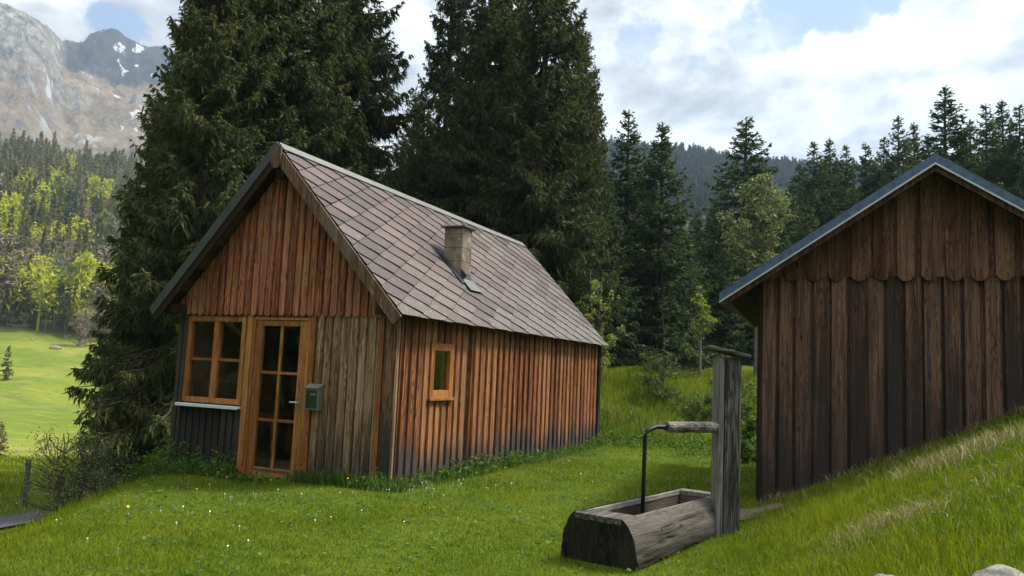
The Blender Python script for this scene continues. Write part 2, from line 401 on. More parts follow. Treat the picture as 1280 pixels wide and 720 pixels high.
M['leaf'] = leaf_mat('spring_leaves', (.09, .13, .03), (.20, .26, .06), (.36, .40, .13), .45)
M['leafpale'] = leaf_mat('pale_spring_leaves', (.075, .10, .045), (.15, .185, .085), (.27, .29, .15), .35)
M['leafyellow'] = leaf_mat('fresh_yellow_leaves', (.25, .27, .03), (.48, .50, .05), (.66, .65, .10), .45)
M['leafdull'] = leaf_mat('dull_green_leaves', (.04, .06, .02), (.085, .115, .04), (.17, .20, .08), .4)
M['twig'] = leaf_mat('budding_twigs', (.14, .11, .075), (.28, .22, .15), (.40, .33, .23), .25, (1, 1, 1))
M['weed'] = leaf_mat('weed_leaves', (.030, .070, .012), (.070, .145, .020), (.15, .24, .04), .42)
M['grass'] = leaf_mat('grass_blades', (.085, .128, .006), (.180, .235, .008), (.30, .33, .018), .42, (1.25, 1.22, .3), big=(.8, (.66, .80, .9)), gloss=.15)
M['longgrass'] = leaf_mat('long_grass_blades', (.075, .125, .010), (.165, .225, .018), (.33, .34, .05), .42, (1.2, 1.2, .5), big=(.9, (.68, .85, .8)), gloss=.15)
M['straw'] = leaf_mat('dry_grass_blades', (.16, .12, .055), (.31, .25, .125), (.50, .43, .26), .3, (1, 1, .9))

def ground_mat():
    m, g = new_mat('meadow_ground')
    P = g.n('ShaderNodeNewGeometry', out='Position'); x, y, z = g.xyz(P)
    r = g.vm('LENGTH', g.comb(x, y, 0))
    n1 = g.noise(P, .9, 6, .65); n2 = g.noise(P, 9, 5, .7); n3 = g.noise(P, .05, 6, .6); n4 = g.noise(P, .35, 6, .65)
    lawn = g.ramp(n1, [(.3, (.050, .085, .010)), (.55, (.085, .130, .012)), (.75, (.13, .165, .02))])
    lawn = g.mix(g.sm(n2, .45, .75, 0, .55), lawn, (.05, .055, .018))
    # hay meadow in the valley: lighter, yellower colour stands in for the sunlight on it
    mea = g.ramp(g.m('ADD', g.m('MULTIPLY', n3, .7), g.m('MULTIPLY', n4, .3)), [(.30, (.085, .125, .020)), (.46, (.135, .190, .022)), (.58, (.205, .230, .035)), (.70, (.29, .25, .085))])
    mea = g.mix(g.sm(n2, .45, .8, 0, .45), mea, (.08, .11, .02))
    mea = g.mix(g.sm(g.noise(P, .16, 8, .75), .5, .66, 0, .7), mea, (.10, .125, .030))
    mea = g.mix(g.sm(g.noise(g.vm('MULTIPLY', P, (.35, 1.6, 1)), .5, 5, .6), .52, .68, 0, .5), mea, (.30, .27, .10))
    dist = g.sm(g.m('ADD', r, g.m('MULTIPLY', n3, 14)), 26, 46)
    col = g.mix(dist, lawn, mea)
    # needle litter under the wood behind the cabin and on the far hill
    az = g.m('DIVIDE', x, g.m('MAXIMUM', y, .1))
    wood_ = g.m('MULTIPLY', g.sm(az, -.42, -.30), g.sm(g.m('ADD', r, g.m('MULTIPLY', n4, 8)), 30, 36))
    col = g.mix(wood_, col, g.ramp(n2, [(.3, (.030, .030, .014)), (.6, (.055, .070, .020)), (.8, (.08, .10, .03))]))
    slope = g.m('MULTIPLY', g.sm(r, 190, 215), g.sm(az, -.30, -.42))
    col = g.mix(slope, col, g.ramp(n3, [(.35, (.035, .045, .02)), (.65, (.085, .085, .035))]))
    return finish(m, g, principled(g, col, .95, .1, bump=n2, bstr=.8, bdist=.05))
M['ground'] = ground_mat()

def mountain_mat():
    m, g = new_mat('limestone_mountain')
    geo = g.n('ShaderNodeNewGeometry', out='Position'); x, y, z = g.xyz(geo)
    nor = g.n('ShaderNodeNewGeometry', out='Normal'); nz = g.xyz(nor)[2]
    a = g.noise(geo, .006, 9, .65); b = g.noise(geo, .03, 8, .7); c = g.noise(g.vm('MULTIPLY', geo, (1, 1, .55)), .075, 9, .78)
    rock = g.ramp(c, [(.36, (.11, .105, .10)), (.48, (.31, .29, .26)), (.62, (.60, .565, .51))])
    turf = g.ramp(b, [(.34, (.20, .15, .10)), (.5, (.37, .28, .19)), (.66, (.52, .44, .34))])
    low = g.ramp(b, [(.3, (.045, .055, .03)), (.6, (.10, .10, .05))])
    steep = g.m('ADD', nz, g.m('MULTIPLY', g.m('SUBTRACT', b, .5), .5))
    hz = g.m('ADD', z, g.m('MULTIPLY', g.m('SUBTRACT', a, .5), 170))
    q = g.m('ADD', g.m('DIVIDE', x, y), g.m('MULTIPLY', g.m('SUBTRACT', a, .5), .10))
    col = g.mix(g.sm(steep, .42, .62), rock, turf)
    lp = g.m('MULTIPLY', g.sm(q, -.615, -.645), g.sm(hz, 360, 400))
    col = g.mix(lp, col, rock)
    shade_rock = g.ramp(c, [(.3, (.045, .047, .055)), (.55, (.095, .095, .10)), (.75, (.17, .165, .16))])  # shade on the right peak painted in as a darker rock colour
    rp_ = g.m('MULTIPLY', g.sm(q, -.61, -.59), g.sm(hz, 415, 440))
    col = g.mix(rp_, col, shade_rock)
    col = g.mix(g.m('MULTIPLY', g.sm(hz, 245, 205), g.sm(b, .36, .5)), col, low)
    snow = g.m('MULTIPLY', g.m('MULTIPLY', g.sm(z, 235, 300), g.sm(q, -.64, -.60, .3, 1.0)), g.sm(g.noise(g.vm('MULTIPLY', geo, (1, 1, .40)), .022, 8, .64), .592, .612))
    col = g.mix(snow, col, (.85, .87, .9))
    return finish(m, g, principled(g, col, .95, .1, bump=c, bstr=1.0, bdist=14.0))
M['mountain'] = mountain_mat()

# ------------------------------------------------------------------ ground sheet, track, mountain
def polar(rs, azs, fn):
    A, Rr = np.meshgrid(np.radians(azs), rs)
    X = Rr * np.sin(A); Y = Rr * np.cos(A)
    return X, Y, fn(X, Y)
rs = np.concatenate([[0.01], np.geomspace(.4, 1500, 330)])
azs = np.concatenate([np.linspace(-180, -50, 90, endpoint=False), np.linspace(-50, 50, 420, endpoint=False), np.linspace(50, 180, 91)])
X, Y, Z = polar(rs, azs, gz)
nr, na = X.shape
idx = np.arange(nr * na).reshape(nr, na)
F = np.stack([idx[:-1, :-1], idx[:-1, 1:], idx[1:, 1:], idx[1:, :-1]], -1).reshape(-1, 4)[:, ::-1]
o = np_mesh('ground', np.stack([X, Y, Z], -1).reshape(-1, 3), F, M['ground'], smooth=True); tag(o, kind='structure')

def strip(name, pts, width, mat, lift, n=60, cross=6):
    pts = np.array(pts, float); t = np.linspace(0, len(pts) - 1, n)
    c = np.stack([np.interp(t, range(len(pts)), pts[:, i]) for i in range(2)], -1)
    d = np.gradient(c, axis=0); d /= np.linalg.norm(d, axis=1)[:, None]
    q = np.stack([-d[:, 1], d[:, 0]], -1)
    s = np.linspace(-.5, .5, cross + 1)
    XY = c[:, None] + q[:, None] * s[None, :, None] * width
    V = np.concatenate([XY, (gz(XY[..., 0], XY[..., 1]) + lift)[..., None]], -1).reshape(-1, 3)
    k = np.arange(n * (cross + 1)).reshape(n, cross + 1)
    F = np.stack([k[:-1, :-1], k[:-1, 1:], k[1:, 1:], k[1:, :-1]], -1).reshape(-1, 4)
    o = np_mesh(name, V, F, mat, smooth=True); tag(o, kind='structure'); return o
strip('track', [(-40, 11.5), (-24, 13.2), (-15, 14.3), (-9.5, 15.3), (-7.4, 17.5), (-7.6, 24)], 2.1, M['asphalt'], .05)
strip('path', [(2.25, 9.05), (2.7, 8.8), (3.1, 8.75)], .9, M['earth'], .03, 20)

az_m = np.linspace(-80, 8, 620); r_m = np.concatenate([np.linspace(620, 900, 50, endpoint=False), np.linspace(900, 1500, 150), np.linspace(1510, 2100, 25)])
def mount(X, Y):
    az = np.degrees(np.arctan2(X, Y)); r = np.hypot(X, Y)
    # skyline height (rise per metre of depth) by azimuth, taken at the crest 1400 m away
    sk = np.interp(az, [-80, -60, -48, -42, -37.5, -35.2, -33.6, -32.4, -31.4, -30.6, -29.8, -28.6, -27.2, -25.5, -22, -16, -8, 8],
                   [.20, .34, .43, .40, .435, .458, .452, .432, .408, .410, .424, .424, .412, .405, .37, .33, .27, .2])
    rc = 1330 + 130 * ss(-33, -29, az) - 60 * ss(-40, -36, az)
    top = sk * np.cos(np.radians(np.clip(az, -60, 60))) * rc + 1.5
    t = np.clip((r - 640) / (rc - 640), 0, 1)
    prof = .13 + .87 * (.62 * t ** 1.1 + .38 * t ** 3.2)
    back = np.clip((r - rc) / 700, 0, 1)
    z = top * prof * (1 - .75 * back)
    # gullies run down the fall line, crags toward the crest
    w = az + 2.2 * fbm(r * .006, az * .25, 4, 7)
    gul = np.abs(fbm(w * .5, r * .0022, 5, 11)) * 2
    crag = fbm(X * .012, Y * .012, 6, 17, .58)
    ridged = 1 - np.abs(fbm(X * .007 + 3, Y * .007, 5, 19)) * 2.4
    amp = np.clip(t * 1.3, .1, 1) * (1 - .75 * ss(.93, 1.0, t) )
    z = z + amp * (15 * (gul - .35) + 26 * crag + 16 * ridged - 8)
    z = z + 9 * fbm(X * .03, Y * .03, 4, 23) + 13 * amp * fbm(X * .055, Y * .055, 4, 29, .6)
    return z
X, Y, Z = polar(r_m, az_m, mount)
nr, na = X.shape
idx = np.arange(nr * na).reshape(nr, na)
F = np.stack([idx[:-1, :-1], idx[:-1, 1:], idx[1:, 1:], idx[1:, :-1]], -1).reshape(-1, 4)[:, ::-1]
o = np_mesh('mountain', np.stack([X, Y, Z], -1).reshape(-1, 3), F, M['mountain'], smooth=False); tag(o, kind='structure')

# ------------------------------------------------------------------ haze
hz = MB(); hz.box(-2400, 2400, -700, 2500, -12, 700)
hm = bpy.data.materials.new('valley_haze'); hm.use_nodes = True; hm.node_tree.nodes.clear(); g = G(hm.node_tree)
vol = g.n('ShaderNodeVolumePrincipled', {'Color': (.54, .75, 1.0), 'Density': .00031, 'Anisotropy': .3})
oo = hm.node_tree.nodes.new('ShaderNodeOutputMaterial'); hm.node_tree.links.new(vol, oo.inputs['Volume'])
o = hz.build('haze', hm); tag(o, kind='stuff')

# ------------------------------------------------------------------ the cabin
rng = random.Random(5)
CW, CL = 3.88, 8.2
CAB = np.array([-1.502, 10.353, 0.0]); CROT = R_(-24.73)
cabin = empty('log_cabin', tuple(CAB), CROT)
cabin.name = 'wooden_cabin'
tag(cabin, 'orange brown wooden cabin with glazed door, steep pinkish slate roof and chimney', 'cabin')
AP = -1.94; SL = 1.082; ZT = 4.63; OV = .32       # apex x, roof slope, top of roof, front overhang
def roofz(x, drop=.0): return ZT - drop - SL * abs(x - AP)

def boards_x(mb, x0, x1, z0, z1, y, pitch, cover, proud, ragged=.012, under=True):
    """board-on-board cladding on a wall facing -y, covering x0..x1"""
    n = max(1, round((x1 - x0) / pitch)); p = (x1 - x0) / n
    if under:
        for i in range(n):
            xa = x0 + p * (i + .5); 
            mb.box(x0 + p * i, x0 + p * (i + 1) - .0015, y, y - .012 - rng.random() * .004, z0 + .004, z1)
    for i in range(n):
        c = x0 + p * (i + .5) + rng.uniform(-.004, .004); w = cover * rng.uniform(.92, 1.06)
        zz = z0 - rng.random() * ragged; t = proud + rng.uniform(-.003, .005); lean = rng.uniform(-.003, .003)
        mb.slab((c - w / 2, y - .017, zz), (c + w / 2, y - .017, zz), (c + w / 2 + lean, y - .017, z1 - .001), (c - w / 2 + lean, y - .017, z1 - .001), (0, -t, 0))
def boards_y(mb, y0, y1, z0, z1, x, pitch, cover, proud, ragged=.012, sgn=1):
    n = max(1, round((y1 - y0) / pitch)); p = (y1 - y0) / n
    zf = z1 if callable(z1) else (lambda q: z1)
    z0f = z0 if callable(z0) else (lambda q: z0)
    for i in range(n):
        mb.box(x, x + sgn * (.012 + rng.random() * .004), y0 + p * i, y0 + p * (i + 1) - .0015, z0f(0) + .004, z1)
    for i in range(n):
        c = y0 + p * (i + .5) + rng.uniform(-.005, .005); w = cover * rng.uniform(.9, 1.08)
        zz = z0f(0) - rng.random() * ragged; t = proud + rng.uniform(-.004, .006); lean = rng.uniform(-.004, .004)
        mb.slab((x + sgn * .017, c - w / 2, zz), (x + sgn * .017, c + w / 2, zz), (x + sgn * .017, c + w / 2 + lean, z1 - .001), (x + sgn * .017, c - w / 2 + lean, z1 - .001), (sgn * t, 0, 0))

ZB, ZG = -.16, 2.19
WX0, WX1, WZ0, WZ1 = -3.70, -2.555, .885, 2.165
DX0, DX1, DZ0, DZ1 = -2.43, -1.385, -.10, 2.165
# structural shell (inside lining) with real openings
sh = MB(); T = .10
for x0, x1, z0, z1 in [(-CW, WX0, ZB, 2.2), (WX0, WX1, ZB, WZ0), (WX1, DX0, ZB, 2.2), (DX1, 0, ZB, 2.2), (WX0, WX1, WZ1, 2.2), (DX0, DX1, DZ1, 2.2)]:
    sh.box(x0, x1, .004, T, z0, z1)
SY0, SY1, SZ0, SZ1 = .90, 1.42, 1.18, 1.84
for y0, y1, z0, z1 in [(T, SY0, ZB, 2.2), (SY1, CL - T, ZB, 2.2), (SY0, SY1, ZB, SZ0), (SY0, SY1, SZ1, 2.2)]:
    sh.box(-T, -.004, y0, y1, z0, z1)
sh.box(-CW + .004, -CW + T, T, CL - T, ZB, 2.2); sh.box(-CW, 0, CL - T, CL - .004, ZB, 2.2)
sh.box(-CW + T, -T, T, CL - T, ZB, -.06); sh.box(-CW + T, -T, 3.0, 3.08, -.06, 2.2); sh.box(-CW + T, -T, T, CL - T, 2.12, 2.2)
sh.build('inner_wall', M['inside'], cabin)
tb = MB(); tb.box(-3.5, -2.7, .9, 2.2, .66, .70); tb.box(-3.45, -3.38, .95, 1.02, -.06, .66); tb.box(-2.82, -2.75, .95, 1.02, -.06, .66); tb.box(-3.45, -3.38, 2.08, 2.15, -.06, .66); tb.box(-2.82, -2.75, 2.08, 2.15, -.06, .66)
t_ = tb.build('table', M['trim'], None, loc=tuple(CAB)); t_.rotation_euler = (0, 0, CROT)
tag(t_, 'plain wooden table standing inside the cabin behind its window', 'table')

fw = MB(); boards_x(fw, DX1 + .115, -.27, ZB, ZG + .03, 0, .142, .098, .034)
fw.build('front_wall', M['front'], cabin)
bw = MB(); boards_x(bw, -CW + .002, WX0 - .002, ZB - .05, ZG + .03, 0, .115, .072, .022); boards_x(bw, WX0, DX0 - .10, ZB - .05, WZ0 - .055, 0, .136, .086, .022)
bw.build('black_wall', M['black'], cabin)['label'] = 'blackened boards below and beside the front window'
cb = MB(); cb.box(-.135, .048, -.055, -.002, ZB, ZG + .02)
cb.build('corner_board', M['corner'], cabin, bevel=.004)
cs = MB(); cs.box(-.225, -.165, -.046, -.001, ZB, ZG + .01); cs.build('corner_batten', M['trim'], cabin, bevel=.003)
tr = MB(); tr.box(DX1 + .004, DX1 + .09, -.05, -.001, .05, ZG + .005); tr.box(DX0 - .105, DX0 - .004, -.046, -.001, ZB + .1, ZG + .005)
tr.build('door_trim', M['trim'], cabin, bevel=.003)
# gable cladding with rounded board ends
gb = MB(); pitch = .130; n = 30; x0 = -CW - .01; p = (CW - .03) / n
for i in range(n):
    xa, xb = x0 + p * i, x0 + p * (i + 1)
    for (a, b, ya, yb, zb, rnd_) in [(xa, xb - .0015, -.022, -.036, ZG + .03, False), (xa + p * .12, xa + p * .88, -.0365, -.072 - rng.random() * .008, ZG - rng.random() * .012, True)]:
        tops = [(b, roofz(b, .17)), (a, roofz(a, .17))]
        if a < AP < b: tops = [(b, roofz(b, .17)), (AP, roofz(AP, .17)), (a, roofz(a, .17))]
        if max(t[1] for t in tops) < zb + .05: continue
        tops = [(q, max(zq, zb + .045)) for q, zq in tops]
        w = (b - a) / 2; c = (a + b) / 2
        if rnd_: low = [(c - w * math.cos(t), zb + .038 * (1 - math.sin(t))) for t in np.linspace(0, math.pi, 7)]
        else: low = [(a, zb), (b, zb)]
        gb.prism(low + tops, ya, yb)
gb.build('gable_wall', M['gable'], cabin)
for ya, yb in ((-.020, .08), (CL - .1, CL)):
    gi = MB(); gi.prism([(-CW, 2.205), (0, 2.205), (AP, roofz(AP, .19))], ya, yb); gi.build('gable_backing', M['soffit'], cabin)
# side wall facing right
sw = MB(); boards_y(sw, .11, 1.94, ZB, 2.27, .004, .178, .105, .028)
# leave the small window free
sw2 = MB(); boards_y(sw2, 2.07, CL - .02, ZB - .02, 2.27, .05, .215, .125, .032); sw2.box(.0, .049, 2.062, CL - .02, ZB, 2.27)
def cut_window(mb):
    """boards that run across the small window are split into a piece below and one above it"""
    V, Fc = mb.v, mb.f; out = MB()
    for k in range(0, len(V), 8):
        b = V[k:k + 8]; ys = [q[1] for q in b]; y0, y1 = min(ys), max(ys)
        if y1 > SY0 - .03 and y0 < SY1 + .03:
            xs = [q[0] for q in b]; zs = [q[2] for q in b]
            pieces = [(y0, y1)]
            out.box(min(xs), max(xs), y0, y1, min(zs), SZ0 - .02); out.box(min(xs), max(xs), y0, y1, SZ1 + .02, max(zs))
            if y0 < SY0 - .02: out.box(min(xs), max(xs), y0, SY0 - .02, SZ0 - .02, SZ1 + .02)
            if y1 > SY1 + .02: out.box(min(xs), max(xs), SY1 + .02, y1, SZ0 - .02, SZ1 + .02)
        else: out.add(b, [tuple(i - k for i in f) for f in Fc if min(f) >= k and max(f) < k + 8])
    return out
sw = cut_window(sw)
sw.build('side_wall', M['side'], cabin); sw2.build('side_wall', M['side'], cabin)
pst = MB(); pst.box(.03, .14, CL - .02, CL + .12, ZB, 2.25); pst.build('corner_post', M['black'], cabin, bevel=.006)
lw = MB(); boards_y(lw, .0, CL, ZB - .1, 2.27, -CW - .004, .2, .12, .028, sgn=-1); lw.build('left_wall', M['black'], cabin)
rw = MB()
for i in range(20): rw.box(-CW + i * CW / 20, -CW + (i + 1) * CW / 20 - .004, CL + .001, CL + .03 + rng.random() * .006, ZB, 2.25)
rw.build('rear_wall', M['black'], cabin)
# front window
def rect_frame(mb, x0, x1, z0, z1, w, ya, yb):
    mb.box(x0, x0 + w, ya, yb, z0, z1); mb.box(x1 - w, x1, ya, yb, z0, z1); mb.box(x0 + w, x1 - w, ya, yb, z0, z0 + w); mb.box(x0 + w, x1 - w, ya, yb, z1 - w, z1)
wf = MB(); rect_frame(wf, WX0 + .003, WX1 - .003, WZ0 + .003, WZ1 - .003, .075, -.045, .06)
xm = (WX0 + WX1) / 2 + .0; wf.box(xm - .052, xm + .052, -.034, .055, WZ0 + .08, WZ1 - .08)
zm = WZ0 + .08 + (WZ1 - WZ0 - .16) * .50
wf.box(WX0 + .08, xm - .054, -.02, .045, zm - .021, zm + .021); wf.box(xm + .054, WX1 - .08, -.02, .045, zm - .021, zm + .021)
win = wf.build('window', M['trim'], cabin, bevel=.004)
pn = MB(); pn.box(WX0 + .07, WX1 - .07, .010, .016, WZ0 + .07, WZ1 - .07); pn.build('pane', M['glass'], win)
sl = MB(); sl.box(WX0 - .05, WX1 + .02, -.115, -.046, WZ0 - .05, WZ0 - .018); sl.box(WX0 - .05, WX1 + .02, -.120, -.112, WZ0 - .062, WZ0 - .022); sl.build('sill', M['white'], win, bevel=.003)
# side window
sf = MB()
def rect_frame_y(mb, y0, y1, z0, z1, w, xa, xb):
    mb.box(xa, xb, y0, y0 + w, z0, z1); mb.box(xa, xb, y1 - w, y1, z0, z1); mb.box(xa, xb, y0 + w, y1 - w, z0, z0 + w); mb.box(xa, xb, y0 + w, y1 - w, z1 - w, z1)
rect_frame_y(sf, SY0 - .07, SY1 + .07, SZ0 - .06, SZ1 + .06, .105, -.03, .068)
sf.box(.0, .10, SY0 - .095, SY1 + .09, SZ0 - .10, SZ0 - .058)
sw_ = sf.build('window', M['trim'], cabin, bevel=.004); sw_['label'] = 'small narrow window in the side wall'
pn = MB(); pn.box(.012, .018, SY0 + .02, SY1 - .02, SZ0 + .03, SZ1 - .03); pn.build('pane', M['glass'], sw_)
# door
df = MB(); df.box(DX0 + .002, DX0 + .052, -.042, .06, DZ0, DZ1); df.box(DX1 - .052, DX1 - .002, -.042, .06, DZ0, DZ1); df.box(DX0 + .052, DX1 - .052, -.042, .06, DZ1 - .04, DZ1 - .002)
df.build('door_frame', M['trim'], cabin, bevel=.004)
dl = MB(); lx0, lx1, lz0, lz1 = DX0 + .055, DX1 - .055, DZ0 + .012, DZ1 - .044
gx0, gx1, gz0_, gz1_ = -2.25, -1.575, .045, 2.04
dl.box(lx0, gx0, -.028, .03, lz0, lz1); dl.box(gx1, lx1, -.028, .03, lz0, lz1); dl.box(gx0, gx1, -.028, .03, lz0, gz0_); dl.box(gx0, gx1, -.028, .03, gz1_, lz1)
gm = (gx0 + gx1) / 2; dl.box(gm - .02, gm + .02, -.02, .022, gz0_, gz1_)
for k in (1, 2):
    zk = gz0_ + (gz1_ - gz0_) * k / 3
    dl.box(gx0, gm - .021, -.019, .021, zk - .02, zk + .02); dl.box(gm + .021, gx1, -.019, .021, zk - .02, zk + .02)
door = dl.build('door', M['trim'], cabin, bevel=.004)
pn = MB(); pn.box(gx0 - .01, gx1 + .01, .000, .006, gz0_ - .01, gz1_ + .01); pn.build('pane', M['glass'], door)
hd = MB(); hd.box(-1.525, -1.478, -.037, -.029, .84, 1.07); hd.tube([(-1.50, -.036, .985), (-1.50, -.085, .985)], .011); hd.tube([(-1.492, -.085, .985), (-1.62, -.088, .985)], .0105)
hd.tube([(-1.501, -.036, .885), (-1.501, -.046, .885)], .013)
hd.build('handle', M['steel'], door)
wb = MB(); wb.box(gx0 + .005, gx1 - .005, -.040, -.0285, gz0_ - .03, gz0_ - .002); wb.build('weather_bar', M['steel'], door)
dsx = MB(); dsx.box(-2.40, -1.50, -.42, -.06, -.24, -.115); dsx.build('doorstep', M['concrete'], cabin, bevel=.015)

# roof: sarking, slates, verge boards, ridge
ux = math.cos(math.atan(SL)); uz = math.sin(math.atan(SL))
HALF = 2.209; LEN = HALF / ux; Y0r, Y1r = -OV, CL + .19
roofb = MB()
for sgn in (1, -1):
    a = (AP, Y0r + .02, ZT - .035); b = (AP, Y1r - .02, ZT - .035)
    c = (AP + sgn * HALF, Y1r - .02, ZT - .035 - HALF * SL); d = (AP + sgn * HALF, Y0r + .02, ZT - .035 - HALF * SL)
    k = 14
    for i in range(k):     # boards along the roof length
        t0, t1 = i / k, (i + 1) / k - .004
        def L(p, q, t): return tuple(np.array(p) * (1 - t) + np.array(q) * t)
        roofb.slab(L(a, d, t0), L(b, c, t0), L(b, c, t1), L(a, d, t1), (-sgn * .03 * uz, 0, -.03 * ux))
roof = roofb.build('roof', M['soffit'], cabin)

def clip(poly, axis, val, keep_less):
    out = []
    for i in range(len(poly)):
        a, b = poly[i], poly[(i + 1) % len(poly)]
        ia = (a[axis] <= val) == keep_less; ib = (b[axis] <= val) == keep_less
        if ia: out.append(a)
        if ia != ib:
            t = (val - a[axis]) / (b[axis] - a[axis]); out.append(tuple(a[j] + (b[j] - a[j]) * t for j in range(3)))
    return out
sl_ = MB()
for sgn in (1, -1):
    for i in range(-12, 26):
        for j in range(-26, 26):
            cv = -.10 + .345 * (i + j); ct = .42 + .185 * (i - j)
            if cv < Y0r - .4 or cv > Y1r + .4 or ct < -.3 or ct > LEN + .3: continue
            hv, ht = .352, .196; jit = rng.uniform(-.004, .004)
            # (v, t, lift): lifted at the lower corner, tucked under at the upper
            lf = .012 + rng.random() * .006
            e1, e2 = .026, .012      # open joints along the two lower edges
            k1, k2 = e1 / .78, e2 / .78
            poly = [(cv - .345 + k1 * .69, ct + jit + k1 * .37, .010), (cv + (k1 - k2) * .69, ct - .185 + (k1 + k2) * .37 + jit, lf + .010), (cv + .345 - k2 * .69, ct + jit + k2 * .37, .010), (cv, ct + .190 + jit, .002)]
            # droop of old corners
            for ax, val, less in ((0, Y0r, False), (0, Y1r, True), (1, -.01, False), (1, LEN - .03, True)):
                poly = clip(poly, ax, val, less)
                if len(poly) < 3: break
            if len(poly) < 3: continue
            top = []
            for v_, t_, l_ in poly:
                dd = LEN - t_
                top.append(np.array((AP + sgn * (dd * ux + l_ * uz), v_, ZT - .033 - dd * uz + l_ * ux)))
            th = np.array((-sgn * .006 * uz, 0, -.006 * ux)); nn = len(top)
            sl_.add(top + [q + th for q in top], [tuple(range(nn)), tuple(range(2 * nn - 1, nn - 1, -1))] + [(q, nn + q, nn + (q + 1) % nn, (q + 1) % nn) for q in range(nn)])
sl_.build('slates', M['slate'], roof)
rc = MB()
for sgn in (1, -1):
    q0 = np.array((AP, Y0r - .015, ZT + .008)); q1 = np.array((AP, Y1r - .1, ZT + .008)); dv = np.array((sgn * .15 * ux, 0, -.15 * uz))
    rc.slab(q0, q1, q1 + dv, q0 + dv, (sgn * .006 * uz, 0, .006 * ux))
rc.build('ridge_cap', M['ridge'], roof)
bb = MB(); bl = MB()
for sgn in (1, -1):
    a = np.array((AP + sgn * .07, Y0r - .028, ZT - .05 - .07 * SL)); d = np.array((AP + sgn * (HALF + .01), Y0r - .028, ZT - .05 - (HALF + .01) * SL)); dn = np.array((-sgn * .17 * uz, 0, -.17 * ux))
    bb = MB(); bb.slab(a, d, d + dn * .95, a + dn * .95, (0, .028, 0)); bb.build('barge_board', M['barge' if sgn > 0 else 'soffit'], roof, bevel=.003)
vm_ = MB()
a = np.array((AP - .02, Y0r - .05, ZT + .012)); d = np.array((AP - HALF - .03, Y0r - .05, ZT + .012 - (HALF + .01) * SL)); dn = np.array((.125 * uz, 0, -.125 * ux))
vm_.slab(a, d, d + dn, a + dn, (0, .016, 0)); vm_.slab(a, d, d + np.array((0, .2, 0)), a + np.array((0, .2, 0)), (-.006 * uz, 0, .006 * ux))
vm_.build('verge_trim', M['metal'], roof)
kp = MB(); kp.prism([(AP - .085, ZT - .06), (AP + .085, ZT - .06), (AP + .085, ZT - .30), (AP + .03, ZT - .375), (AP - .03, ZT - .375), (AP - .085, ZT - .30)], Y0r - .057, Y0r - .030); kp.build('apex_board', M['barge'], roof, bevel=.004)
for xx, zz in ((-CW + .02, 2.20), (-.16, 2.20), (AP - .07, 4.14)):
    pu = MB(); pu.box(xx, xx + .14, Y0r + .05, -.064, zz, zz + .13); pu.build('purlin', M['soffit'], roof, bevel=.004)
# chimney
ch = MB(); ch.box(-.83, -.48, 2.58, 2.92, 2.9, 3.90); chim = ch.build('chimney', M['chimney'], roof, bevel=.008)
cc = MB(); cc.box(-.88, -.43, 2.53, 2.97, 3.902, 3.932); cc.build('chimney_cap', M['metal'], roof, bevel=.004)
def rp(x, y, l): return np.array((x, y, 0)) + np.array((l * uz, 0, roofz(x, .033) + l * ux))
fl = MB()
fl.slab(rp(-.92, 2.45, .028), rp(-.40, 2.45, .028), rp(-.40, 2.594, .028), rp(-.92, 2.594, .028), (.006 * uz, 0, .006 * ux))
fl.slab(rp(-.84, 2.592, .02), rp(-.46, 2.592, .02), rp(-.46, 2.592, .13), rp(-.84, 2.592, .13), (0, -.008, 0))
fl.slab(rp(-.92, 2.908, .028), rp(-.36, 2.908, .028), rp(-.36, 3.04, .028), rp(-.92, 3.04, .028), (.006 * uz, 0, .006 * ux))
fl.build('chimney_flashing', M['lead'], roof)
apn = MB(); apn.slab(rp(-.47, 2.56, .037), rp(-.29, 2.54, .041), rp(-.29, 2.98, .041), rp(-.47, 2.95, .037), (.006 * uz, 0, .006 * ux)); apn.slab(np.array((-.482, 2.60, 3.02)), np.array((-.482, 2.90, 3.02)), np.array((-.482, 2.90, 3.15)), np.array((-.482, 2.60, 3.15)), (.007, 0, 0))
apn.build('chimney_apron', M['apron'], roof)

# letter box by the door
bx = empty('letter_box', tuple(CAB), CROT); tag(bx, 'small grey metal letter box with dark green front on the cabin wall', 'letter box')
b_ = MB(); b_.box(-1.315, -1.09, -.15, -.048, .905, 1.19)
b_.prism([(-.15, 1.191), (-.048, 1.191), (-.048, 1.245)], -1.315, -1.09, 'x'); b_.build('body', M['boxmetal'], bx, bevel=.004)
l_ = MB(); l_.slab((-1.325, -.158, 1.192), (-1.08, -.158, 1.192), (-1.08, -.046, 1.252), (-1.325, -.046, 1.252), (0, -.004, .008)); l_.build('lid', M['boxmetal'], bx)
f_ = MB(); f_.box(-1.295, -1.11, -.1555, -.1505, .925, 1.175); f_.build('front_panel', M['boxgreen'], bx)
for k in range(3):
    v_ = MB(); v_.tube([(-1.265, -.156, .965 + .045 * k), (-1.265, -.160, .965 + .045 * k)], .010); v_.build('vent_hole', M['blackmetal'], bx)
s_ = MB(); s_.box(-1.22, -1.13, -.158, -.156, 1.10, 1.125); s_.build('slot', M['boxmetal'], bx)

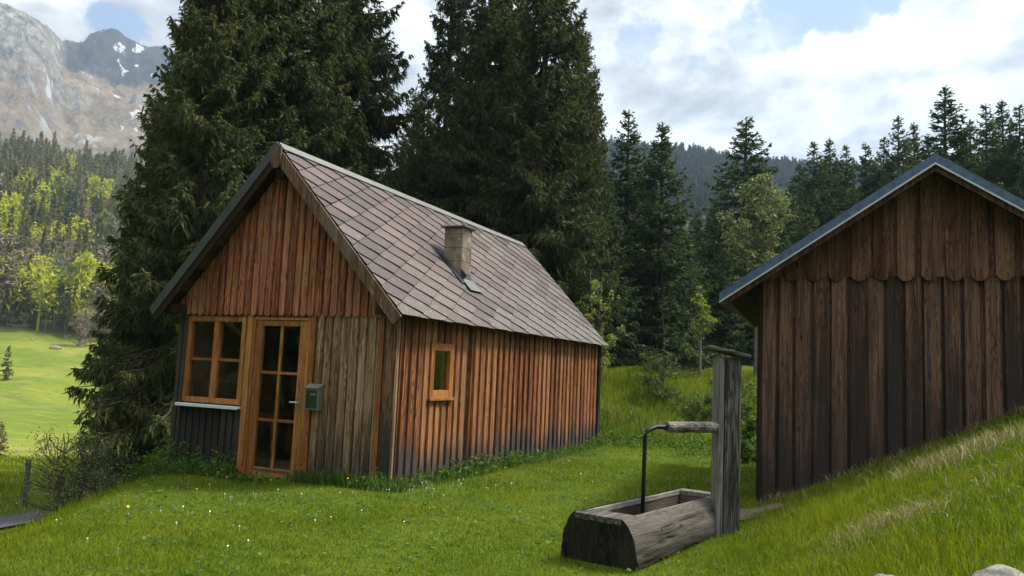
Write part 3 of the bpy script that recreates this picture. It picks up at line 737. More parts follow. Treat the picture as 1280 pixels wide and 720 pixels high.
# ------------------------------------------------------------------ the shed
SH = np.array([3.13, 9.746, 0.0]); SROT = R_(-21)
shed = empty('wooden_shed', tuple(SH), SROT); tag(shed, 'dark brown wooden shed with blue grey metal roof on the grassy bank', 'shed')
SW, SD = 3.8, 5.2; SAP = 1.9; SSL = .68; SZT = 4.235; SOV = .40
def sroofz(x, drop=0): return SZT - drop - SSL * abs(x - SAP)
bk = MB(); bk.box(.004, SW - .004, .0, .06, -.5, 2.86); bk.box(.004, .06, .06, SD, -.5, 2.7); bk.box(SW - .06, SW - .004, .06, SD, -.5, 2.7); bk.box(.06, SW - .06, SD - .06, SD, -.5, 2.7)
bk.prism([(.06, 2.862), (SW - .06, 2.862), (SAP, sroofz(SAP, .15))], .0, .06); bk.prism([(.06, 2.702), (SW - .06, 2.702), (SAP, sroofz(SAP, .15))], SD - .06, SD)
bk.build('inner_wall', M['soffit'], shed)
sb = MB(); boards_x(sb, .0, SW, -.45, 2.86, -.001, .2, .158, .034, .02); sb.build('front_wall', M['shed'], shed)
sb = MB(); boards_y(sb, .02, SD, -.45, 2.69, -.001, .2, .15, .026, sgn=-1); sb.build('left_wall', M['shed'], shed)
sb = MB(); boards_y(sb, .02, SD, -.45, 2.69, SW + .001, .2, .15, .026, sgn=1); sb.build('right_wall', M['shed'], shed)
sb = MB()
for i in range(19): sb.box(i * .2, i * .2 + .19, SD + .001, SD + .03, -.45, 2.69)
sb.build('rear_wall', M['shed'], shed)
gp = MB(); n = 15; x0 = .015; p = (SW - .03) / n
for i in range(n):
    xa, xb = x0 + p * i, x0 + p * (i + 1); zb = 2.80 + rng.uniform(-.008, .008)
    for (a, b, ya, yb, zb_, tip) in [(xb - .095, xb + .015, -.047, -.060, zb + .050, True), (xa + .008, xb - .062, -.0605, -.096 - rng.random() * .006, zb, False)]:
        tp = [(b, sroofz(b, .13)), (a, sroofz(a, .13))]
        if a < SAP < b: tp.insert(1, (SAP, sroofz(SAP, .13)))
        if min(t[1] for t in tp) < zb_ + .07: tp = [(q, max(zq, zb_ + .072)) for q, zq in tp]
        if max(t[1] for t in tp) < zb_ + .08: continue
        if tip: low = [(a, zb_), (b, zb_)]
        else: low = [(a, zb_ + .062), (a + .052, zb_ + .004), (a + .07, zb_), (b - .07, zb_), (b - .052, zb_ + .004), (b, zb_ + .062)]
        gp.prism(low + tp, ya, yb)
gp.build('gable_wall', M['shed_gable'], shed)
SHALF = 2.34; sux = math.cos(math.atan(SSL)); suz = math.sin(math.atan(SSL))
rb = MB(); rm = MB(); vt = MB(); lp = MB()
for sgn in (1, -1):
    a = np.array((SAP, -SOV + .03, SZT - .05)); b = np.array((SAP, SD + .3, SZT - .05)); dv = np.array((sgn * SHALF, 0, -SHALF * SSL))
    k = 12
    for i in range(k):
        rb.slab(a + dv * (i / k), b + dv * (i / k), b + dv * ((i + 1) / k - .003), a + dv * ((i + 1) / k - .003), (-sgn * .03 * suz, 0, -.03 * sux))
    up_ = np.array((sgn * suz, 0, sux))
    a2 = a + up_ * .003 + np.array((0, -.02, 0)); b2 = b + up_ * .003 + np.array((0, .02, 0)); dv2 = dv * 1.012
    rm.slab(a2, b2, b2 + dv2, a2 + dv2, up_ * .012)
    for i in range(1, 5):   # standing seams
        q = dv2 * 0 + np.array((0, i * 1.1, 0)); rm.slab(a2 + q + up_ * .013, a2 + q + np.array((0, .02, 0)) + up_ * .013, a2 + q + np.array((0, .02, 0)) + dv2 + up_ * .013, a2 + q + dv2 + up_ * .013, up_ * .02)
    f0 = np.array((SAP, -SOV - .022, SZT - .032 + .012)); 
    vt.slab(f0, f0 + dv2, f0 + dv2 + np.array((0, 0, -.118)), f0 + np.array((0, 0, -.118)), (0, .02, 0))
    vt.slab(f0 + up_ * .001, f0 + dv2 + up_ * .001, f0 + dv2 + np.array((0, .16, 0)) + up_ * .001, f0 + np.array((0, .16, 0)) + up_ * .001, up_ * .008)
    g0 = f0 + np.array((0, -.006, -.096)); lp.slab(g0, g0 + dv2, g0 + dv2 + np.array((0, 0, -.024)), g0 + np.array((0, 0, -.024)), (0, .004, 0))
sroof = rb.build('roof', M['soffit'], shed)
rm.build('roof_sheet', M['bluemetal'], sroof); vt.build('verge_trim', M['bluemetal'], sroof); lp.build('drip_edge', M['lip'], sroof)
bg_ = MB()
for sgn in (1, -1):
    a = np.array((SAP, -SOV + .005, SZT - .09)); dv = np.array((sgn * SHALF * .995, 0, -SHALF * .995 * SSL)); bg_.slab(a, a + dv, a + dv + np.array((0, 0, -.12)), a + np.array((0, 0, -.12)), (0, .022, 0))
bg_.build('barge_board', M['soffit'], sroof)

# ------------------------------------------------------------------ trough and fountain post
TA = np.array([.79, 6.64]); TD = np.array([1.31, 1.73]); TD = TD / np.linalg.norm(TD); TL = 2.16
tz = gz1(1.3, 7.3)
trg = empty('log_trough', (TA[0], TA[1], 0), math.atan2(TD[1], TD[0]))   # local x runs along the log
tag(trg, 'hollowed log water trough, grey and split, on the lawn below the spout', 'trough')
TOP, BOT = .385, -.08
def sect(t):
    """outer half section (y, z) from rim to bottom at height fraction t (0 rim, 1 bottom)"""
    z = TOP + (BOT - TOP) * t; w = math.sqrt(max(.01, .358 ** 2 - (z - .115) ** 2))
    return w, TOP + (BOT - TOP) * t
K = 22; NX = 110
V = []; Fq = []
ring = [( sect(k / K)[0], sect(k / K)[1]) for k in range(K + 1)] ; ring = [(-a, b) for a, b in ring] + [(a, b) for a, b in ring[::-1]]
nrg = len(ring)
for i in range(NX + 1):
    xx = TL * i / NX
    for j, (a, b) in enumerate(ring):
        t = (TOP - b) / (TOP - BOT)
        crack = abs(float(vnoise(np.array(xx * .55 + .3 * math.sin(b * 9)), np.array(b * 34 + (7 if a > 0 else 0)), 66)))
        crack2 = float(fbm(np.array(xx * 2.2), np.array(b * 30 + (3 if a > 0 else 40)), 3, 67))
        edge_ = min(1, i / 14, (NX - i) / 14)
        crack2 *= .4 + .6 * edge_
        bulge = (1 - .085 * edge_ * max(0, .09 - crack) / .09 * (t > .06) + .055 * crack2 * min(1, t * 5)) + .05 * float(vnoise(np.array(xx * 2.3), np.array(b * 9), 61)) + .07 * float(vnoise(np.array(xx * .9), np.array(b * 14.0), 62)) * (t > .02)
        ex = (.10 * t if i == 0 else 0) * (1 if True else 0)
        dz = .012 * float(vnoise(np.array(xx * 3), np.array(b * 20 + .3), 63)) if t > .02 else 0.006 * float(vnoise(np.array(xx * 2), np.array(1.0), 64))
        V.append((xx + ex * .9 - (0 if i else .0), a * bulge, b + dz))
for i in range(NX):
    for j in range(nrg - 1):
        q = i * nrg + j; Fq.append((q, q + 1, q + nrg + 1, q + nrg))
mb = MB(); mb.add(V, Fq); mb.v = mb.v; 
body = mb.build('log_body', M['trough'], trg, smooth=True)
# the end faces, rim and basin
for i in (0, NX):
    endm = MB(); base = [V[i * nrg + j] for j in range(nrg)]; endm.add(base, [tuple(range(nrg))])
    endm.build('log_end', M['troughdark'], trg)
rim = MB(); IW = .196; X0, X1 = .27, TL - .14; zr = TOP + .002
ow0 = sect(0)[0] - .006
def rimquad(pts): rim.add(pts, [(0, 1, 2, 3)])
rim.box(.0, X0, -ow0 + .004, ow0 - .004, zr - .05, zr); rim.box(X1, TL - .002, -ow0 + .004, ow0 - .004, zr - .05, zr)
rim.box(X0 + .001, X1 - .001, IW, ow0 - .004, zr - .05, zr - .001); rim.box(X0 + .001, X1 - .001, -ow0 + .004, -IW, zr - .05, zr - .001)
rim.build('rim', M['oldwood_along'], trg, bevel=.006)
bs = MB(); z1_ = zr - .052; z0_ = .10
bs.slab((X0, -IW, z0_), (X1, -IW, z0_), (X1, -IW - .006, z1_), (X0, -IW - .006, z1_), (0, -.02, 0)); bs.slab((X0, IW, z0_), (X1, IW, z0_), (X1, IW + .006, z1_), (X0, IW + .006, z1_), (0, .02, 0))
bs.slab((X0, -IW, z0_), (X0, IW, z0_), (X0, IW, z1_), (X0, -IW, z1_), (-.02, 0, 0)); bs.slab((X1, -IW, z0_), (X1, IW, z0_), (X1, IW, z1_), (X1, -IW, z1_), (.02, 0, 0))
bs.box(X0, X1, -IW, IW, z0_ - .02, z0_); bs.build('basin', M['troughin'], trg)

PX, PY = 2.18, 7.85; pz = gz1(PX, PY)
fp = empty('fountain_post', (PX, PY, 0), 0); tag(fp, 'tall square grey wooden post carrying a wooden spout and black iron pipe', 'fountain post')
pr = R_(6)
def rot2(x, y, a=pr): return (x * math.cos(a) - y * math.sin(a), x * math.sin(a) + y * math.cos(a))
pm = MB()
def post_part(hw0, hw1, x0, x1, y0, y1, z0, z1):
    c = [rot2(x0, y0), rot2(x1, y0), rot2(x1, y1), rot2(x0, y1)]
    pm.add([(a, b, z0) for a, b in c] + [(a, b, z1) for a, b in c], [(3, 2, 1, 0), (4, 5, 6, 7), (0, 1, 5, 4), (1, 2, 6, 5), (2, 3, 7, 6), (3, 0, 4, 7)])
post_part(0, 0, -.047, .118, -.10, .08, -.3, 1.775); post_part(0, 0, -.118, -.053, -.092, .075, -.3, 1.77)
pm.build('post', M['oldwood'], fp, bevel=.008)
cm = MB(); 
c4 = [(-.21, -.16), (.20, -.16), (.20, .16), (-.21, .16)]
cm.slab(*[(x, y, 1.815 - .20 * x) for x, y in c4], (0, 0, .032)); cm.build('cap_board', M['oldwood_along'], fp, bevel=.004)
so = np.array([2.07 - PX, 7.79 - PY, 1.085]); se = np.array([1.515 - PX, 7.46 - PY, 1.087])
sp = MB(); ts = np.linspace(0, 1, 8); sp.tube([so + (se - so) * t for t in ts], [.056, .054, .055, .054, .053, .054, .052, .051], 14)
sp.build('spout_log', M['oldwood_along'], fp)
pp = MB(); dr = (se - so) / np.linalg.norm(se - so)
el = np.array([1.29 - PX, 7.325 - PY, 1.065]); pth = [se - dr * .03, se + dr * .05, (se + el) / 2 + np.array((0, 0, .012)), el + np.array((.05, .028, .0)), el + np.array((.015, .01, -.02)), el + np.array((0, 0, -.06)), el + np.array((-.003, 0, -.4)), el + np.array((-.008, .0, -.80))]
pp.tube(pth, [.024, .023, .021, .021, .021, .020, .019, .018], 10); 
hl = el + np.array((-.01, 0, -.06)); pp.tube([hl, hl + np.array((-.06, -.03, -.015)), hl + np.array((-.12, -.06, .0))], [.012, .008, .006], 6)
pp.build('pipe', M['blackmetal'], fp, smooth=True)

# ------------------------------------------------------------------ trees
def spruce_tris(H, R, h0, seed, dens=13, spacing=.33, shoots=4, nb=(5, 8), width=.034, power=.85, droop=.42, lenk=1.0, gaps=.10, hangk=1.1):
    r = np.random.default_rng(seed); T = []; limbs = []
    h = h0
    while h < H - .15:
        f = (h - h0) / (H - h0)
        for b in range(r.integers(*nb)):
            if r.random() < gaps: continue
            L = R * ((1 - f) ** power) * r.uniform(.72, 1.12) + .10
            if f < .10: L *= r.uniform(.6, 1.0)
            ph = r.uniform(0, 2 * math.pi); hh = h + r.uniform(-.5, .5) * spacing
            e0 = math.tan(math.radians(-14 + 55 * f ** 1.4 + r.uniform(-8, 8)))
            dpf = droop * (1 - .75 * f) * r.uniform(.6, 1.3)
            fw = np.array([math.cos(ph), math.sin(ph), 0]); sd_ = np.array([-math.sin(ph), math.cos(ph), 0])
            def cv(s): return fw[None] * (L * s * (1 - .06 * s))[:, None] + np.array([0, 0, 1.0])[None] * (hh + L * (e0 * s - dpf * s ** 1.7 + .30 * s ** 4))[:, None]
            limbs.append((cv(np.array([0.0, .33, .66, .97])), .012 + .012 * L))
            n = max(4, int(L * dens)); s = np.sort(r.uniform(.06, 1, n)) ** .8; P = cv(s)
            dP = cv(np.minimum(s + .02, 1.02)) - P; dP /= np.linalg.norm(dP, axis=1)[:, None] + 1e-9
            side = np.where(r.random(n) < .5, 1, -1)[:, None]
            hang = r.uniform(.1, hangk, n)[:, None] * (1 - .6 * f)
            D = sd_[None] * side * r.uniform(.35, 1.0, n)[:, None] + dP * r.uniform(.35, .9, n)[:, None] + np.array([0, 0, -1.0])[None] * hang
            D /= np.linalg.norm(D, axis=1)[:, None]
            l = (.16 + .36 * (1 - s) ** .7) * r.uniform(.6, 1.25, n) * math.sqrt(max(L, .3) / 1.6) * lenk
            for k in range(shoots + 1):
                if k == 0: A = P; dd = D; ll = l
                else:
                    A = P + D * (l * r.uniform(.1, .95, n))[:, None]
                    dd = D * .7 + r.normal(0, .55, (n, 3)) + np.array([0, 0, -.35 * hangk]); dd /= np.linalg.norm(dd, axis=1)[:, None]; ll = l * r.uniform(.35, .75, n)
                wv = np.cross(dd, r.normal(0, 1, (n, 3))); wv /= np.linalg.norm(wv, axis=1)[:, None] + 1e-9
                wv *= (width * r.uniform(.7, 1.3, n) * lenk ** .5)[:, None]
                T.append(np.stack([A - wv, A + wv, A + dd * ll[:, None]], 1))
        h += spacing * r.uniform(.75, 1.25) * (1 - .35 * f)
    # leader
    n = 24; P = np.zeros((n, 3)); P[:, 2] = np.linspace(H - .9, H, n); D = r.normal(0, 1, (n, 3)); D[:, 2] = np.abs(D[:, 2]) + .6; D /= np.linalg.norm(D, axis=1)[:, None]
    wv = np.cross(D, r.normal(0, 1, (n, 3))); wv *= width * .7
    T.append(np.stack([P - wv, P + wv, P + D * np.linspace(.3, .1, n)[:, None]], 1))
    return np.concatenate(T), limbs
def tri_mesh_data(T): return T.reshape(-1, 3), np.arange(len(T) * 3).reshape(-1, 3)

def make_spruce(H, R, h0, seed, mat='needle', **kw):
    T, limbs = spruce_tris(H, R, h0, seed, **kw)
    root = empty('spruce_tree', (0, 0, 0))
    tk = MB(); rr = np.random.default_rng(seed)
    tk.tube([(0, 0, -.4), (0, 0, .3), (.03, .02, H * .4), (0, .03, H * .75), (0, 0, H)], [H * .0135 + .05, H * .0115 + .03, H * .009, H * .005, .008], 9)
    for pth, w in limbs: tk.tube(list(pth), [w, w * .7, w * .45, w * .15], 4, cap=False)
    for k in range(int(h0 * 9)):   # dead stubs below the crown
        z = rr.uniform(.4, max(h0, .5)); a = rr.uniform(0, 6.28); l = rr.uniform(.3, 1.1)
        tk.tube([(0, 0, z), (l * math.cos(a), l * math.sin(a), z - .12 * l)], [.012, .003], 4, cap=False)
    V, Fc = tri_mesh_data(T); np_mesh('crown', V, Fc, M[mat], root); tk.build('trunk', M['bark'], root)
    return root
def dup(root):
    c = root.copy(); COL.objects.link(c)
    for ch in list(root.children):
        d = ch.copy(); COL.objects.link(d); d.parent = c
    return c
used = set()
def place(proto, Hp, px, top_y, Y, label, group=None, cat='spruce', rz=None, wide=1.0, H=None, name=None, base=None):
    r = ray(px, top_y); x = r[0] * Y; zt = EYE[2] + r[2] * Y; zb = gz1(x, Y) if base is None else base
    H = H or (zt - zb)
    o = proto if proto.name not in used else dup(proto); used.add(o.name); used.add(proto.name)
    o.location = (x, Y, zb); s = H / Hp; o.scale = (s * wide, s * wide, s)
    o.rotation_euler = (0, 0, rz if rz is not None else (px * 7.3 + Y * 3.1) % 6.28)
    tag(o, label, cat, group); return o
BIG = 'tall spruces close behind the cabin'
pA = make_spruce(18.5, 3.7, .35, 11, dens=21, shoots=8, gaps=.03, width=.028, hangk=1.9)
pB = make_spruce(20.0, 3.2, 2.6, 12, dens=19, shoots=8, gaps=.05, width=.028, hangk=2.0)
pC = make_spruce(19.0, 3.5, 1.2, 13, dens=19, shoots=8, gaps=.04, width=.028, hangk=1.9)
place(pA, 18.5, 288, -190, 17.2, 'broad spruce with branches to the ground left of the cabin', BIG, rz=.4, wide=.86)
place(pC, 19, 395, -190, 20, 'tall dark spruce rising right behind the cabin gable', BIG, rz=1.0)
place(pA, 18.5, 459, -200, 22.5, 'dense spruce beside the sky gap above the cabin roof ridge', BIG, rz=2.2, wide=.95)
place(pB, 20, 572, -120, 24, 'thin spruce with bare trunk showing right of the sky gap', BIG, rz=.3, wide=.72)
place(pC, 19, 622, -170, 23, 'tall spruce between the thin one and the rightmost tall spruce', BIG, rz=3.3, wide=.9)
place(pA, 18.5, 690, -150, 21.5, 'rightmost tall spruce with drooping branches against the cloud', BIG, rz=4.1, wide=.9)
place(pC, 19, 345, -60, 28, 'spruce standing deeper between the two leftmost tall spruces', BIG, rz=5.1)
place(pB, 20, 440, -70, 30, 'spruce deep in the wood behind the gable peak', BIG, rz=.9, wide=1.2)
place(pC, 19, 655, -10, 30, 'spruce deep in the wood behind the chimney side of the roof', BIG, rz=1.9)
place(pA, 18.5, 600, 20, 33, 'farthest spruce seen between the trunks over the roof ridge', BIG, rz=2.9)
place(pB, 20, 735, 40, 27, 'spruce with bare lower trunk behind the far end of the cabin', BIG, rz=5.5, wide=.95)
place(pA, 18.5, 232, 60, 24, 'lower spruce half hidden by the broad one at left', BIG, rz=.7, wide=.9)
place(pB, 20, 520, 110, 36, 'short spruce filling the bottom of the sky gap', BIG, rz=1.7, wide=1.2)
place(pC, 19, 533, 105, 27, 'spruce with its tip in the sky gap over the roof ridge', BIG, rz=.2)
place(pC, 19, 250, -30, 21, 'spruce close behind the broad one at left', BIG, rz=4.4)
place(pA, 18.5, 640, -60, 26, 'dense spruce behind the tall ones above the chimney', BIG, rz=5.3)
place(pC, 19, 330, -250, 19, 'tall spruce between the broad left one and the one behind the gable', BIG, rz=2.7, wide=1.0)
place(pC, 19, 725, 20, 24, 'spruce filling the right side of the tall group above the roof end', BIG, rz=.6, wide=.95)
MID = 'spruces in the wood beyond the lawn'
pD = make_spruce(13.0, 2.7, 1.6, 21, 'needle2', dens=15, shoots=5, width=.036, spacing=.36, power=.95, gaps=.04)
pE = make_spruce(12.0, 3.0, .8, 22, 'needle2', dens=15, shoots=5, width=.036, spacing=.38, power=1.0, droop=.22, gaps=.03)
mids = [('D', 786, 138, 31, 'slim spruce with long bare tip right of the tall group', 1.0),
        ('E', 828, 152, 29, 'dense column shaped spruce left of the hazy blue hill', 1.0),
        ('D', 760, 232, 27, 'spruce at the wood edge above the far cabin corner', 1.1),
        ('D', 858, 290, 34, 'low spruce under the hazy hill beside the column shaped one', 1.1),
        ('E', 933, 146, 38, 'broad pointed spruce standing alone before the hazy hill', 1.25),
        ('E', 905, 300, 33, 'short spruce below the lone pointed one', 1.1),
        ('D', 988, 235, 42, 'small spruce in the gap right of the lone pointed one', 1.2),
        ('D', 1018, 178, 44, 'spiky spruce left of the pair above the shed eave', .95),
        ('E', 1037, 172, 45, 'left one of the close pair above the shed roof slope', .8),
        ('D', 1058, 182, 45, 'right one of the close pair above the shed roof slope', .85),
        ('E', 1082, 178, 43, 'spruce with thin leader midway up the shed roof slope', .8),
        ('D', 1105, 172, 42, 'spruce just left of the taller one at the shed ridge', .8),
        ('D', 1123, 146, 40, 'narrow spruce left of the shed ridge', .85),
        ('E', 1142, 152, 41, 'second narrow spruce left of the shed ridge', .75),
        ('E', 1181, 108, 33, 'tallest spruce above the shed ridge, crown widely branched', 1.1),
        ('D', 1212, 150, 36, 'narrow spruce right of the shed ridge', .9),
        ('D', 1232, 130, 34, 'left one of the dark trio right of the shed ridge', .9),
        ('E', 1252, 124, 35, 'middle one of the dark trio right of the shed ridge', .9),
        ('D', 1274, 132, 33, 'right one of the dark trio at the frame edge', 1.0),
        ('D', 815, 250, 38, 'spruce deep in the dark wood right of the cabin', 1.1),
        ('E', 872, 262, 48, 'spruce at the foot of the hazy hill', 1.2),
        ('D', 960, 262, 36, 'spruce behind the pale leafy tree', 1.1),
        ('E', 1000, 205, 52, 'faint spruce tip between the lone pointed one and the shed eave', 1.2),
        ('D', 1048, 200, 55, 'faint spruce behind the close pair above the shed roof slope', 1.2),
        ('E', 1094, 196, 54, 'faint spruce low between two narrow ones above the shed roof', 1.2),
        ('D', 1160, 172, 50, 'faint spruce just left of the tallest one above the shed ridge', 1.1),
        ('E', 1205, 176, 52, 'faint spruce just right of the tallest one above the shed ridge', 1.2),
        ('D', 1262, 168, 50, 'faint spruce low in the dark trio at the right', 1.2),
        ('D', 775, 300, 30, 'spruce whose crown hides the trunks beyond the cabin corner', 1.3),
        ('E', 845, 335, 31, 'young spruce at the wood edge above the mound', 1.1),
        ('E', 800, 330, 34, 'young spruce between the bare trunks beyond the mound', 1.1),
        ('D', 895, 250, 41, 'spruce between the column shaped and the lone pointed one', 1.2),
        ('E', 1010, 255, 34, 'spruce low behind the shed eave', 1.2),
        ('D', 1065, 235, 37, 'spruce low behind the middle of the shed roof slope', 1.2)]
for k, px, ty, Y_, lab, wd in mids:
    pr_, hp = (pD, 13.0) if k == 'D' else (pE, 12.0)
    place(pr_, hp, px, ty, Y_, lab, MID, wide=wd * 1.28)

def leafy(name, H, R, seed, nleaf, size, mat, bark='greybark', clear=.25, clumps=26, flat=1.0, stems=1, egg=.55):
    """trunk with limbs and leaf clumps hung round the limb ends"""
    r = np.random.default_rng(seed); root = empty(name, (0, 0, 0)); tk = MB(); C = []
    for s_i in range(stems):
        a0 = r.uniform(0, 6.28); o = np.array([math.cos(a0), math.sin(a0), 0]) * (0 if stems == 1 else R * .18)
        lean = o * 1.6
        tops = [o + np.array([0, 0, -.2]), o + np.array([0, 0, H * clear]), o + lean * .6 + np.array([r.normal(0, .05) * R, r.normal(0, .05) * R, H * .6]), o + lean + np.array([0, 0, H * .93])]
        tk.tube(tops, [H * .018 / stems ** .5, H * .014 / stems ** .5, H * .008 / stems ** .5, .006], 7)
        nc = clumps // stems
        for i in range(nc):
            t = r.uniform(clear, .97); az_ = r.uniform(0, 6.28)
            shape = math.sin(min(1, (t - clear * .6) / (1 - clear * .6)) ** egg * math.pi) ** .7
            rr_ = R * shape * r.uniform(.35, 1.0)
            st = o + lean * t + np.array([0, 0, H * max(clear * .8, t - .18)]); en = o + lean * t + np.array([rr_ * math.cos(az_), rr_ * math.sin(az_), H * t * flat])
            mid = (st + en) / 2 + np.array([0, 0, -.04 * H * r.random()])
            tk.tube([st, mid, en], [H * .006, H * .004, .004], 5, cap=False)
            C += [(en, R * r.uniform(.16, .34)), (mid, R * r.uniform(.12, .24))]
    per = max(3, nleaf // len(C)); Q = []
    for c, rad in C:
        n = int(per * r.uniform(.5, 1.5)) + 2; d = r.normal(0, 1, (n, 3)); d /= np.linalg.norm(d, axis=1)[:, None]
        P = c + d * rad * (r.random(n) ** .45)[:, None] * np.array([1, 1, .75])
        a = r.normal(0, 1, (n, 3)); a /= np.linalg.norm(a, axis=1)[:, None]
        b = np.cross(a, r.normal(0, 1, (n, 3))); b /= np.linalg.norm(b, axis=1)[:, None] + 1e-9
        s = size * r.uniform(.6, 1.3, n)[:, None]
        Q.append(np.stack([P - a * s, P + b * s * .55, P + a * s, P - b * s * .55], 1))
    Q = np.concatenate(Q)
    np_mesh('crown', Q.reshape(-1, 3), np.arange(len(Q) * 4).reshape(-1, 4), M[mat], root); tk.build('trunk', M[bark], root)
    return root
def put(root, px, Y_, label, cat, group=None, rz=0.0, sc=1.0, sink=0.0):
    x = ray(px, 400)[0] * Y_; root.location = (x, Y_, gz1(x, Y_) - sink); root.rotation_euler = (0, 0, rz); root.scale = (sc, sc, sc); tag(root, label, cat, group); return root
put(leafy('leafy_tree', 6.7, 1.5, 41, 7500, .062, 'leafpale', clumps=44, clear=.42, egg=.8), 947, 25, 'leafy tree with pale spring foliage left of the shed roof', 'tree')
put(leafy('leafy_shrub', 3.3, .62, 42, 1500, .05, 'leaf', clumps=26, clear=.2, stems=2), 748, 20.2, 'pale green leafy shrub peeping out past the far roof corner', 'shrub')
put(leafy('young_tree', 3.0, .5, 43, 700, .055, 'leaf', clumps=18, clear=.3), 876, 23, 'thin young tree with few fresh leaves on the mound', 'tree')
put(leafy('leafy_shrub', 1.2, .75, 44, 1500, .04, 'leafdull', clumps=22, clear=.1, stems=4), 826, 20.6, 'low round shrub at the wood edge on the mound', 'shrub')
put(leafy('leafy_shrub', 1.6, .9, 45, 1700, .045, 'leafdull', clumps=24, clear=.1, stems=4), 930, 20.6, 'dark leafy shrub beside the post top on the mound', 'shrub')
put(leafy('leafy_shrub', .8, .6, 46, 900, .04, 'leafdull', clumps=16, clear=.1, stems=4), 872, 20.4, 'small greyish shrub in the grass of the mound', 'shrub')
put(leafy('leafy_shrub', .9, .55, 48, 1200, .045, 'weed', clumps=16, clear=.05, stems=4), 937, 15.2, 'low leafy plant between the post and the shed corner', 'shrub')
put(leafy('leafy_shrub', 1.15, .80, 47, 5200, .017, 'leafpale', bark='bark', clumps=120, clear=.05, stems=12), 108, 11.3, 'twiggy bush with small leaves at the left edge of the lawn', 'bush')
put(leafy('leafy_shrub', .9, .6, 49, 2400, .016, 'leafdull', bark='bark', clumps=70, clear=.05, stems=9), 140, 12.0, 'thin twiggy bush between the larger bush and the broad spruce', 'bush')
# saplings
sp1 = make_spruce(2.6, .5, .5, 51, 'needle2', dens=20, shoots=2, spacing=.28, width=.012, lenk=.45, gaps=.35); sp1.name = 'spruce_sapling'
put(sp1, 829, 21.2, 'half bare spruce sapling at the edge of the dark wood', 'sapling')
# valley floor trees
pS = make_spruce(5.0, 1.25, .1, 52, 'needlefar', dens=14, shoots=3, spacing=.34, width=.05)
put(pS, 15, 113, 'single small spruce on the sunlit meadow terrace', 'spruce', sc=.95)
s2 = dup(pS); put(s2, 18, 41, 'tiny spruce on the edge of the lower meadow', 'spruce', sc=.44, rz=1.2)
put(leafy('bare_tree', 8.2, 3.1, 53, 2600, .16, 'twig', clumps=60, clear=.06, stems=3), 98, 165, 'round greyish bare tree at the top of the meadow', 'tree')
put(leafy('leafy_shrub', 2.3, 1.2, 54, 900, .08, 'twig', clumps=30, clear=.08, stems=4), -4, 40, 'brownish shrub at the left frame edge on the lower meadow', 'shrub')

# ------------------------------------------------------------------ wooded hillside on the left and far hill on the right
dec = [(108, 345, 180, 9.5, 5.2, 'leafyellow', 'largest bright yellow green tree low on the wooded hillside'),
       (133, 352, 183, 8.0, 4.5, 'leafyellow', 'yellow green tree beside the broad spruce branches'),
       (17, 262, 235, 11, 3.6, 'leafyellow', 'yellow green tree nearest the left frame edge'),
       (36, 238, 270, 10, 4.2, 'leafyellow', 'yellow green tree just above the one at the frame edge'),
       (88, 240, 265, 12, 2.6, 'leaf', 'slender pale green tree in the middle of the hillside'),
       (124, 215, 290, 12, 5.0, 'leafyellow', 'highest yellow green tree on the wooded hillside'),
       (176, 222, 240, 9, 3.4, 'leafyellow', 'yellow green tree showing between spruce branch tips'),
       (134, 252, 250, 9, 3.8, 'leaf', 'dull yellow tree below the highest yellow green one'),
       (66, 245, 280, 12, 2.8, 'leaf', 'pale thin tree left of the slender pale green one')]
DEC = dec[:2]
HG = 'spruces on the hillside above the meadow'
pH = []
for k, (H_, R_b, sd_) in enumerate([(24, 3.6, 61), (27, 3.3, 62), (21, 3.8, 63), (25, 2.7, 64)]):
    T, _ = spruce_tris(H_, R_b, 1.2, sd_, dens=3.2, spacing=.95, shoots=2, width=.22, lenk=2.6, power=.9)
    V, Fc = tri_mesh_data(T); T2 = MB(); T2.tube([(0, 0, -1), (0, 0, H_ * .9)], [.32, .08], 5)
    o = np_mesh('spruce_tree', V, Fc, M['needlefar']); pH.append((o, H_, T))
rg = np.random.default_rng(77)
pos = []
tries = 0
while len(pos) < 170 and tries < 20000:
    tries += 1
    px = rg.uniform(-70, 185); Y_ = 176 + 130 * rg.random() ** 1.1
    x = ray(px, 300)[0] * Y_
    hid = any(abs(px - q[0]) < 24 and Y_ < q[2] + 6 for q in DEC)
    if not hid and all((x - a) ** 2 + ((Y_ - b) * .8) ** 2 > 4.6 ** 2 for a, b in pos): pos.append((x, Y_))
pos.sort(key=lambda q: q[1])
rows = ['in the lowest row along the meadow edge', 'in the middle rows of the wooded hillside', 'in the upper rows of the wooded hillside']
for i, (x, y) in enumerate(pos):
    o, H_, T = pH[i % 4]
    if i >= 4:
        o = o.copy(); COL.objects.link(o)
    s = rg.uniform(.5, .88); o.location = (x, y, gz1(x, y) - .4); o.scale = (s, s, s); o.rotation_euler = (0, 0, rg.uniform(0, 6.28))
    tag(o, 'olive green spruce ' + rows[min(2, i * 3 // 170)] + ' at left', 'spruce', HG)
dg = 'pale leafy trees among the hillside spruces'
for i, (px, py, Y_, H_, Rr_, mt, lab) in enumerate(dec):
    t = leafy('leafy_tree', H_, Rr_, 80 + i, 2600, .36, mt, clumps=34, clear=.15)
    r = ray(px, py); x = r[0] * Y_; zg = gz1(x, Y_); zt = EYE[2] + r[2] * Y_
    # crowns show above the spruces in front, so the trees are as tall as their place needs
    s = min(2.0, max(1.0, (zt - zg + H_ * .5) / H_))
    t.location = (x, Y_, zg); t.scale = (1.0 + (s - 1) * .3, 1.0 + (s - 1) * .3, s); tag(t, lab, 'tree', dg)
